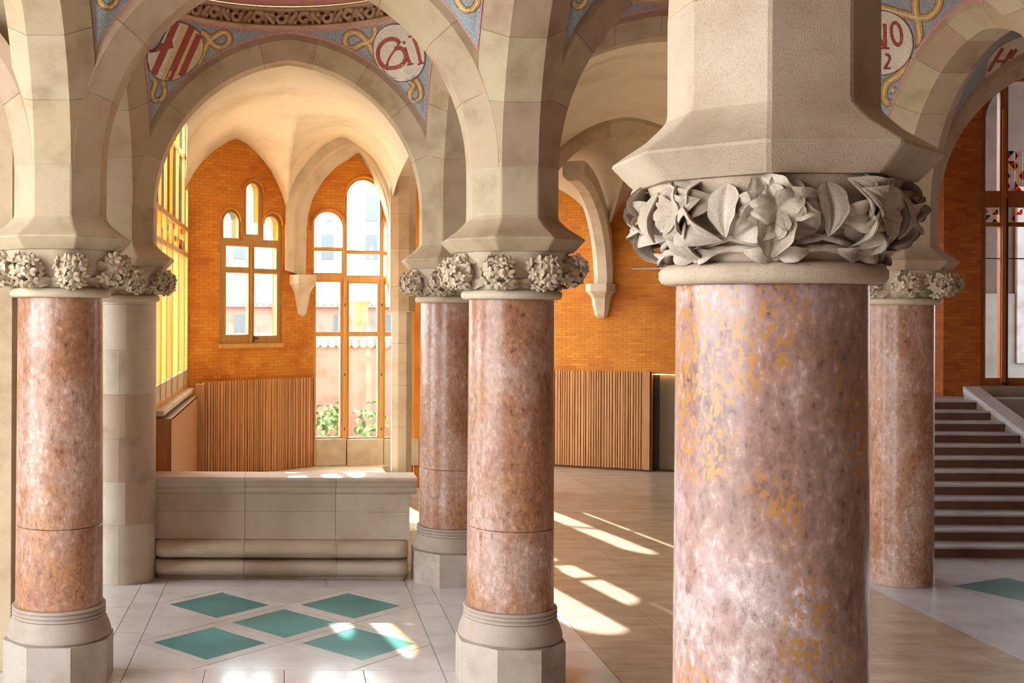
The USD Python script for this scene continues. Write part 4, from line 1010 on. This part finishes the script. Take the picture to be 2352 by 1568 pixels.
# stone arch further back with its pier and the quarter rib on a corbel
Y3 = 5600.0
rib('rear_stone_arch', (1090 - 99 + 72, Y3), (2030 + 99 - 72, Y3), 'small', 'tan stone arch deep in the room under the cream vault, between middle and near columns', 9, dz=916 - 72 - (Z0 + 1.11 * (470 - 72) * math.sin(math.acos(.11 / 1.11))))
t = thing('trim_2', (1062, Y3, FL), kind='structure')
put(t, 'shaft', octo([(48, FL), (48, 420)], 1062, Y3), 'pale_stone')
t = thing('rear_rib', (1688, 6439, 168), 'curved stone rib on a corbel against the orange brick wall, right of the middle column', 'stone rib')
tt = np.linspace(0, 1, 40)
c0, c1 = np.array([1688.0, 6415.0]), np.array([1335.0, 5630.0]); dv = (c1 - c0) / np.linalg.norm(c1 - c0); sv = np.array([-dv[1], dv[0]])
cur = np.array([[*(c0 + (c1 - c0) * q), 165 + 500 * math.sqrt(max(0, 1 - (1 - q) ** 2))] for q in tt ** 1.6])
rr_ = []
for k in range(40):
    g = cur[min(39, k + 1)] - cur[max(0, k - 1)]; g /= np.linalg.norm(g); nrm = np.array([*(dv * g[2]), -(g[0] * dv[0] + g[1] * dv[1])])
    sec = [(-50, -60), (-50, 10), (-24, 34), (24, 34), (50, 10), (50, -60)]
    rr_.append([cur[k] + np.array([*sv, 0]) * n + nrm * r for n, r in sec])
rr_ = np.array(rr_)
for a, b in ((0, 14), (14, 24), (24, 32), (32, 39)): put(t, 'rib_block', loft(rr_[a:b + 1]), 'pale_stone', smooth=25)
corbel(t, W3, 1383, 652, 730, 124, 120)

# ---- cream vaults
def vault(name, front, back, nt=14, m='plaster_cream', sag=0.0, th=10, base=None, pw=3.0):
    g = np.linspace(0, 1, nt)[None, :, None]
    bs = back if base is None else base
    P = front[:, None] * (1 - g) + bs[:, None] * g + (back - bs)[:, None] * g ** pw
    P[..., 2] += sag * np.sin(np.pi * g[..., 0])
    return solo(name, thick(P, th), m, kind='structure', smooth=45)
def resample(P, n, keys=None):
    P = np.asarray(P, float); d = np.r_[0, np.cumsum(np.linalg.norm(np.diff(P, axis=0), axis=1))]
    u = np.linspace(0, d[-1], n); return np.stack([np.interp(u, d, P[:, k]) for k in range(3)], 1)
p_, q_ = arch_curve((XD - XA) / 2 - 99, 'small', 120)
fr = np.c_[(XA + XD) / 2 + p_[:, 0], np.full(len(p_), YC + 40), p_[:, 1] + 3]
i0 = int(np.argmin(np.abs(fr[:, 0] + 342) + (fr[:, 2] < 500) * 1e3)); 
fr = fr[i0:]
fr = fr[: int(np.argmin(np.abs(fr[:, 0] - 372) + (fr[:, 2] > 700) * 1e3)) + 1]
bk1 = W1.to(np.array([1.0] * 6), np.linspace(835, L1[0][1] + 10, 6), 2)
bk2 = W1.to(np.array([q[0] for q in L1]), np.array([q[1] for q in L1]), 2)
om = ou[(ou[:, 1] < 476)]; om = om[(om[:, 0] < 905)]
iom = inn[np.linspace(0, len(inn) - 1, len(om)).astype(int)]
bk3 = on(W2, om + (np.array([790, 520]) - om) * .018, 70)
back_line = np.vstack([resample(bk1, 40), resample(bk2, 90), resample(bk3, 90)])
# match by direction as seen across the bay: x of the front follows progress along the back
wts = np.r_[np.linspace(0, .02, 40), np.linspace(.04, .50, 90), np.linspace(.52, 1, 90)]
dd_ = np.r_[0, np.cumsum(np.linalg.norm(np.diff(fr, axis=0), axis=1))]; dd_ /= dd_[-1]
front_line = np.stack([np.interp(wts, dd_, fr[:, k]) for k in range(3)], 1)
bz = back_line.copy(); kz = np.arange(len(bz))
bz[40:, 2] = np.interp(kz[40:], [40, 70, 85, 175, 219], [back_line[40, 2] + 120, 770, 800, 860, 560])
bz[40:, 2] = np.maximum(bz[40:, 2], back_line[40:, 2]); bz[:40] = back_line[:40]
bz[:, 2] = np.convolve(np.pad(bz[:, 2], 14, mode='edge'), np.ones(29) / 29, 'valid')
vault('ceiling_apse', front_line, back_line, 30, base=bz, pw=3.5)
# side of the apse vault against the glazed screen, out of sight from the hall
side_f = np.array([front_line[0], [-455, YC + 40, 640]]); side_b = np.array([back_line[0], [-470, 5132, 840]])
vault('ceiling_apse_side', resample(side_f, 8), resample(side_b, 8), 8)
# wide bay
p_, q_ = arch_curve((XF - XD) / 2 - 99, 'long', 80)
fr = np.c_[(XD + XF) / 2 + p_[:, 0], np.full(len(p_), YC + 40), p_[:, 1] + 3]
pa, qa = arch_curve(470 - 72, 'small', 80)
dz3 = 916 - 72 - (Z0 + 1.11 * (470 - 72) * math.sin(math.acos(.11 / 1.11)))
bo = np.c_[1560 + pa[:, 0] + qa[:, 0] * 70, np.full(len(pa), Y3 - 90), pa[:, 1] + dz3 + qa[:, 1] * 70]
vault('ceiling_rear', fr, bo, 16, sag=90)
bi = np.c_[1560 + pa[:, 0] + qa[:, 0] * 40, np.full(len(pa), Y3 + 90), pa[:, 1] + dz3 + qa[:, 1] * 40]
dl = np.linspace(180, 1960, len(pa)); dcor = float(W3.px(1383, 700)[0])
zl_ = np.where(dl < dcor - 430, 730.0, 0) + np.where(dl < dcor, np.where(dl < dcor - 430, 0, 300 + 430 * np.sqrt(np.clip(1 - ((dl - dcor + 430) / 430) ** 2, 0, 1))), 300 + 430 * np.sqrt(np.clip(1 - ((dl - dcor - 430) / 430) ** 2, 0, 1)))
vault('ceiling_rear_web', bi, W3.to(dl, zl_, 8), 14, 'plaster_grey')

# glazed screen on the left side of the apse
t = thing('window_2', (-458, 4560, -330), kind='structure')
ms = [3930, 4085, 4267, 4468, 4705, 4970, 5125]
put(t, 'sill', bx(-470, -420, 3900, 5125, -345, -328, 2), 'pale_stone')
for y in ms: put(t, 'mullion', bx(-502, -450, y - 12, y + 12, -328, 1000, 2), 'wood_honey')
for z in (-328, 235, 345, 640, 985): put(t, 'transom', bx(-468, -451, 3930, 5125, z, z + 20, 1), 'wood_honey')
cols = ['glass_amber', 'glass_red', 'glass_pearl', 'glass_blue', 'glass_amber', 'glass_pearl', 'glass_red', 'glass_teal']
rng = random.Random(2)
for k, (a, b) in enumerate(zip(ms[:-1], ms[1:])):
    a += 13; b -= 13
    put(t, 'pane', bx(-461, -459, a, b, -308, 235), 'pane_glass' if k % 2 else 'glass_pearl')
    put(t, 'casement_foot', bx(-466, -452, a, b, -308, -250), 'pale_stone')
    for q in range(4):
        put(t, 'lead_bar', bx(-463, -457, a + (b - a) * q / 4 - 1.2, a + (b - a) * q / 4 + 1.2, 365, 985), 'iron_black') if q else None
        for z in range(4): put(t, 'stained_pane', bx(-461, -459, a + (b - a) * q / 4 + 1.5, a + (b - a) * (q + 1) / 4 - 1.5, 256 + z * 22, 277 + z * 22), rng.choice(cols))
    put(t, 'pane', bx(-461, -459, a, b, 365, 640), ['glass_pearl', 'pane_glass', 'glass_amber', 'glass_pearl'][k % 4])
    put(t, 'pane', bx(-461, -459, a, b, 660, 985), ['pane_glass', 'glass_pearl', 'glass_red', 'glass_amber'][k % 4])
solo('wall_left_apse_sill', bx(-476, -456, 3850, 5130, FL, -345), 'brick_orange', kind='structure')
t = thing('wood_cabinet', (-428, 4500, ZP), 'low plain wood cabinet casing under the stained glass screen at left', 'cabinet')
put(t, 'side_panel', bx(-404, -400, 3956, 5040, ZP, -357, .8), 'wood_panel')
put(t, 'end_board', bx(-455, -405, 3952, 3960, ZP, -358, .8), 'wood_slat')
put(t, 'top', bx(-455, -400, 3961, 5060, -364, -357.5, .8), 'base_stone')
put(t, 'corner_post', bx(-408, -372, 5040, 5096, ZP, -308, .8), 'wood_panel')

# left wall beyond the far left column
pl_, ql_ = arch_curve(450 - 99, 'small'); po_ = pl_ + ql_ * 60
hole_ = Polygon([(XA - 450 + a, b) for a, b in po_] + [(XA - 450 + po_[-1][0], -900), (XA - 450 + po_[0][0], -900)])
solo('wall_left_spandrel', prism(sbox(-1780, Z0, XA - 40, 1300).difference(hole_), lambda x, y, h: np.stack([x, h, y], -1), YD - 40, YD + 40), 'impost_stone', kind='structure')
t = thing('wall_left', (-700, 2790, FL), kind='structure')
put(t, 'pier', bx(-760, -652, 2760, 2900, FL, 560, 3), 'impost_stone')
put(t, 'infill', bx(-1700, -760, 2800, 2900, FL, 700), 'dark_plaster')
solo('wall_left_end', bx(-1840, -472, 3865, 3935, FL, 1300), 'plaster_grey', kind='structure')

# ------------------------------------------------------------ right side: stairs and stained glass window
t = thing('staircase', (2600, 4700, FL), 'dark staircase with pale grey stone treads rising at the far right', 'staircase')
R_, T_, Y1 = 38.5, 106.0, 4110.0
for k in range(12):
    y = Y1 + k * T_; z = FL + k * R_
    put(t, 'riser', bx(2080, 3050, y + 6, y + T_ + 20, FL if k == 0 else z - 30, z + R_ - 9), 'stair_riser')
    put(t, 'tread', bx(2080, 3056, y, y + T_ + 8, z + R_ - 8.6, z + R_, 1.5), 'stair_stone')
t = thing('stair_wall', (3080, 4700, FL), 'sloping grey stone parapet along the right of the staircase', 'stair parapet')
side = lambda x0, x1, dz, m, nm: put(t, nm, loft([[[x0, Y1 - 20, FL - 2 if dz < 0 else FL + 30], [x1, Y1 - 20, FL - 2 if dz < 0 else FL + 30], [x1, Y1 + 12 * T_, FL - 2 if dz < 0 else FL + 12 * R_ + 30], [x0, Y1 + 12 * T_, FL - 2 if dz < 0 else FL + 12 * R_ + 30]],
     [[x0, Y1 - 20, FL + 30 + abs(dz)], [x1, Y1 - 20, FL + 30 + abs(dz)], [x1, Y1 + 12 * T_, FL + 12 * R_ + 30 + abs(dz)], [x0, Y1 + 12 * T_, FL + 12 * R_ + 30 + abs(dz)]]]), m)
side(3058, 3120, -1, 'base_stone', 'parapet_body'); side(3052, 3126, 26, 'stair_stone', 'sloping_coping')
solo('stair_landing', bx(2080, 3900, Y1 + 12 * T_, 5600, FL, FL + 12 * R_), 'stair_stone', kind='structure')
w4 = sbox(0, FL, 900, 1250)
wh = arch_poly(W4, 2252, 2440, 172, 905, rise=1.15)
brick_wall('wall_right', W4, w4, wh, 15.5, 52, 'brick_red', 'brick_red_mortar', 0)
ret = Plane(2320, 6160, 740, -600)
brick_wall('wall_right_return', ret, sbox(0, FL, 953, 1250), None, 15.5, 52, 'brick_red', 'brick_red_mortar', 0)
solo('trim_1', bx(3150, 3960, 5530, 5556, FL + 12 * R_, -330), 'base_stone', kind='structure')
t = thing('window_3', W4.to(*W4.px(2345, 905), 0), kind='structure')
pw = []
lights = ((2266, 2298), (2318, 2372), (2392, 2430))
zt = wh.bounds[3]
big = arch_poly(W4, 2262, 2430, 186, 895, rise=1.15)
for a, b in lights:
    for y0, y1 in ((150, 438), (476, 510), (520, 868)):
        pw.append(W4.rect(a, y0, b, y1).intersection(big))
window_unit(t, W4, wh.buffer(-.5), pw, -30, -8, 'wood_red')
for x in (2307, 2382):
    (d, za), (_, zb) = W4.px(x, 250), W4.px(x, 900); put(t, 'mullion', prism(sbox(d - 9, zb, d + 9, za), W4.to, -8, 4), 'wood_red')
(d, za), (_, zb) = W4.px(2312, 455), W4.px(2312, 902); put(t, 'bolt_rod', prism(sbox(d - 2.5, zb, d + 2.5, za), W4.to, 4, 8), 'iron_black')
put(t, 'bolt_handle', prism(sbox(d - 26, zb + 40, d + 8, zb + 50), W4.to, 8, 13), 'iron_black')
rng = random.Random(9)
def patchwork(poly, n, m, pal, h):
    x0, y0, x1, y1 = poly.bounds
    for i in range(n):
        for j in range(m):
            c = sbox(x0 + (x1 - x0) * i / n, y0 + (y1 - y0) * j / m, x0 + (x1 - x0) * (i + 1) / n, y0 + (y1 - y0) * (j + 1) / m)
            cx, cy = c.centroid.x, c.centroid.y; b = c.bounds
            tri = [Polygon([(b[0], b[1]), (b[2], b[1]), (cx, cy)]), Polygon([(b[2], b[1]), (b[2], b[3]), (cx, cy)]), Polygon([(b[2], b[3]), (b[0], b[3]), (cx, cy)]), Polygon([(b[0], b[3]), (b[0], b[1]), (cx, cy)])]
            for q in tri:
                q = q.buffer(-.8, join_style=2).intersection(poly)
                if not q.is_empty and q.area > 4: put(t, 'stained_pane', prism(q, W4.to, h - 1, h + .4), rng.choice(pal))
pal = ['glass_red', 'glass_pearl', 'glass_blue', 'glass_pearl', 'glass_amber', 'glass_pearl']
patchwork(pw[1].buffer(-1), 2, 2, pal, -17); patchwork(pw[4].buffer(-1), 3, 2, pal, -17); patchwork(pw[7].buffer(-1), 2, 2, pal, -17)
patchwork(W4.rect(2318, 345, 2372, 438), 3, 4, pal, -17)
put(t, 'lead_bar', prism(W4.rect(2266, 592, 2430, 595), W4.to, -22, -12), 'iron_black')

# roof over the rooms behind, and the outside world seen through the glass
put(thing('ceiling', (1200, 2500, 1250), kind='structure'), 'roof_slab', prism(Polygon([(-1800, -2640), (4400, -2640), (4400, 6400), (3060, 6400), (3060, 5650), (2320, 6250), (620, 7010), (600, 5790), (90, 5690), (-480, 5210), (-480, 3935), (-1840, 3935)]), flat, 1300, 1340), 'plaster_grey')
# the hall goes on behind the viewer: a closed rear wall, tall windows on the left, a shaded wall on the right
solo('wall_front', bx(-1800, 4400, -2640, -2600, FL, 1300), 'brick_hall', kind='structure')
lw = sbox(-2600, FL, 3900, 1300)
for y in (-750, 50, 850, 1650, 2950): lw = lw.difference(sbox(y, -760, y + 700, 1150))
solo('wall_left_hall', prism(lw, lambda x, y, h: np.stack([h, x, y], -1), -1840, -1780), 'plaster_grey', kind='structure')
rw = sbox(-2600, FL, 5600, 1300)
solo('wall_right_hall', prism(rw, lambda x, y, h: np.stack([h, x, y], -1), 4340, 4400), 'brick_hall', kind='structure')
solo('ground', bx(-9000, 14000, -6000, 16000, FL - 70, FL - 42), 'ground_paving', kind='structure')
t = thing('white_building', (700, 10500, FL), 'overexposed white building with grey windows seen through the glazed doors', 'building')
put(t, 'wall', bx(-1400, 2600, 10500, 11400, FL, 1150), 'facade_white')
for i in range(10):
    for z in (560, 900): put(t, 'window', bx(-1300 + i * 390, -1190 + i * 390, 10494, 10500, z - 90, z + 130, 2), 'window_dark')
put(t, 'cornice', bx(-1420, 2620, 10460, 11400, 1150, 1190, 3), 'facade_white')
t = thing('brick_pavilion', (500, 9000, FL), 'low brick pavilion with grey tiled roof seen through the lower door panes', 'building')
put(t, 'wall', bx(-1300, 2200, 9000, 9900, FL, 40), 'facade_brick')
put(t, 'cornice', bx(-1330, 2230, 8960, 9000, 40, 75, 3), 'facade_white')
for i in range(9): put(t, 'window', bx(-1200 + i * 380, -1110 + i * 380, 8995, 9002, -150, -20, 2), 'window_dark')
for i in range(70):
    x = -1330 + i * 51; put(t, 'roof_tile_row', tube([[x + 25, 8940, 66], [x + 25, 9300, 250], [x + 25, 9620, 400]], 24, 7), 'roof_tile', smooth=50)
t = thing('low_brick_wall', (400, 7600, FL), 'pinkish brick garden wall with tiled coping seen through the bottom of the doors', 'garden wall')
put(t, 'wall', bx(-900, 1500, 7600, 7700, FL, -210), 'facade_brick')
for i in range(48): put(t, 'coping_tile', tube([[-890 + i * 50, 7580, -205], [-890 + i * 50, 7720, -150]], 24, 7), 'roof_tile', smooth=50)
t = thing('terracotta_urn', (430, 7650, -205), 'orange terracotta urn on the garden wall behind the glazed doors', 'urn')
put(t, 'bowl', lathe([(30, -180), (26, -150), (14, -120), (20, -90), (44, -50), (62, 0), (66, 50), (86, 70), (84, 76), (60, 72)], 32, cx=430, cy=7650), 'terracotta', smooth=50)
rng = np.random.default_rng(8)
for k, (x, y, w, lab) in enumerate(((240, 7350, 90, 'pale shrub at the foot of the left door leaf, outside'), (480, 7300, 110, 'pale shrub at the foot of the middle door leaf, outside'))):
    t = thing('garden_shrub', (x, y, FL), lab, 'shrub', 'shrubs outside the glazed doors')
    ms = []
    for i in range(70):
        d = rng.normal(size=3); d /= np.linalg.norm(d); o = np.array([x, y, FL + 150]) + d * [w, w, 140] * rng.uniform(.5, 1)
        ms.append(frame_at(leaf_mesh(60, 16, .4, .3, nu=6, nv=5, th=1.5, seed=i), o, d + rng.normal(size=3) * .5, d + [0, 0, .5]))
    put(t, 'foliage', cat_(ms), 'leaf_green', smooth=True, kind='stuff')
    put(t, 'stem', tube([[x, y, FL - 14], [x, y, FL + 150]], 12, 6), 'wood_panel')
t = thing('stone_balustrade', (3400, 6150, FL), 'grey stone stair balustrade outside the stained glass window', 'balustrade')
put(t, 'rail', loft([[[3230, 6080, -330], [3230, 6180, -330], [3230, 6180, -190], [3230, 6080, -190]], [[3300, 6080, -330], [3300, 6180, -330], [3300, 6180, -200], [3300, 6080, -200]], [[3560, 6080, -480], [3560, 6180, -480], [3560, 6180, -330], [3560, 6080, -330]]]), 'court_stone', smooth=20)
put(t, 'wall', bx(3230, 3900, 6090, 6170, FL - 42, -480), 'court_stone')
put(t, 'post', bx(3205, 3290, 6060, 6200, FL - 42, -150, 5), 'court_stone')
t = thing('courtyard_wall', (3700, 6450, FL), 'dark brick courtyard wall with grey stone base outside the stained glass window', 'wall')
put(t, 'brick_face', bx(3000, 4700, 6450, 6520, 120, 1400), 'court_brick')
put(t, 'stone_base', bx(3000, 4700, 6440, 6520, FL - 42, 119), 'court_stone')
for i in range(3): put(t, 'pale_window', bx(3640 + i * 300, 3740 + i * 300, 6430, 6452, -260, 700, 3), 'court_pale')
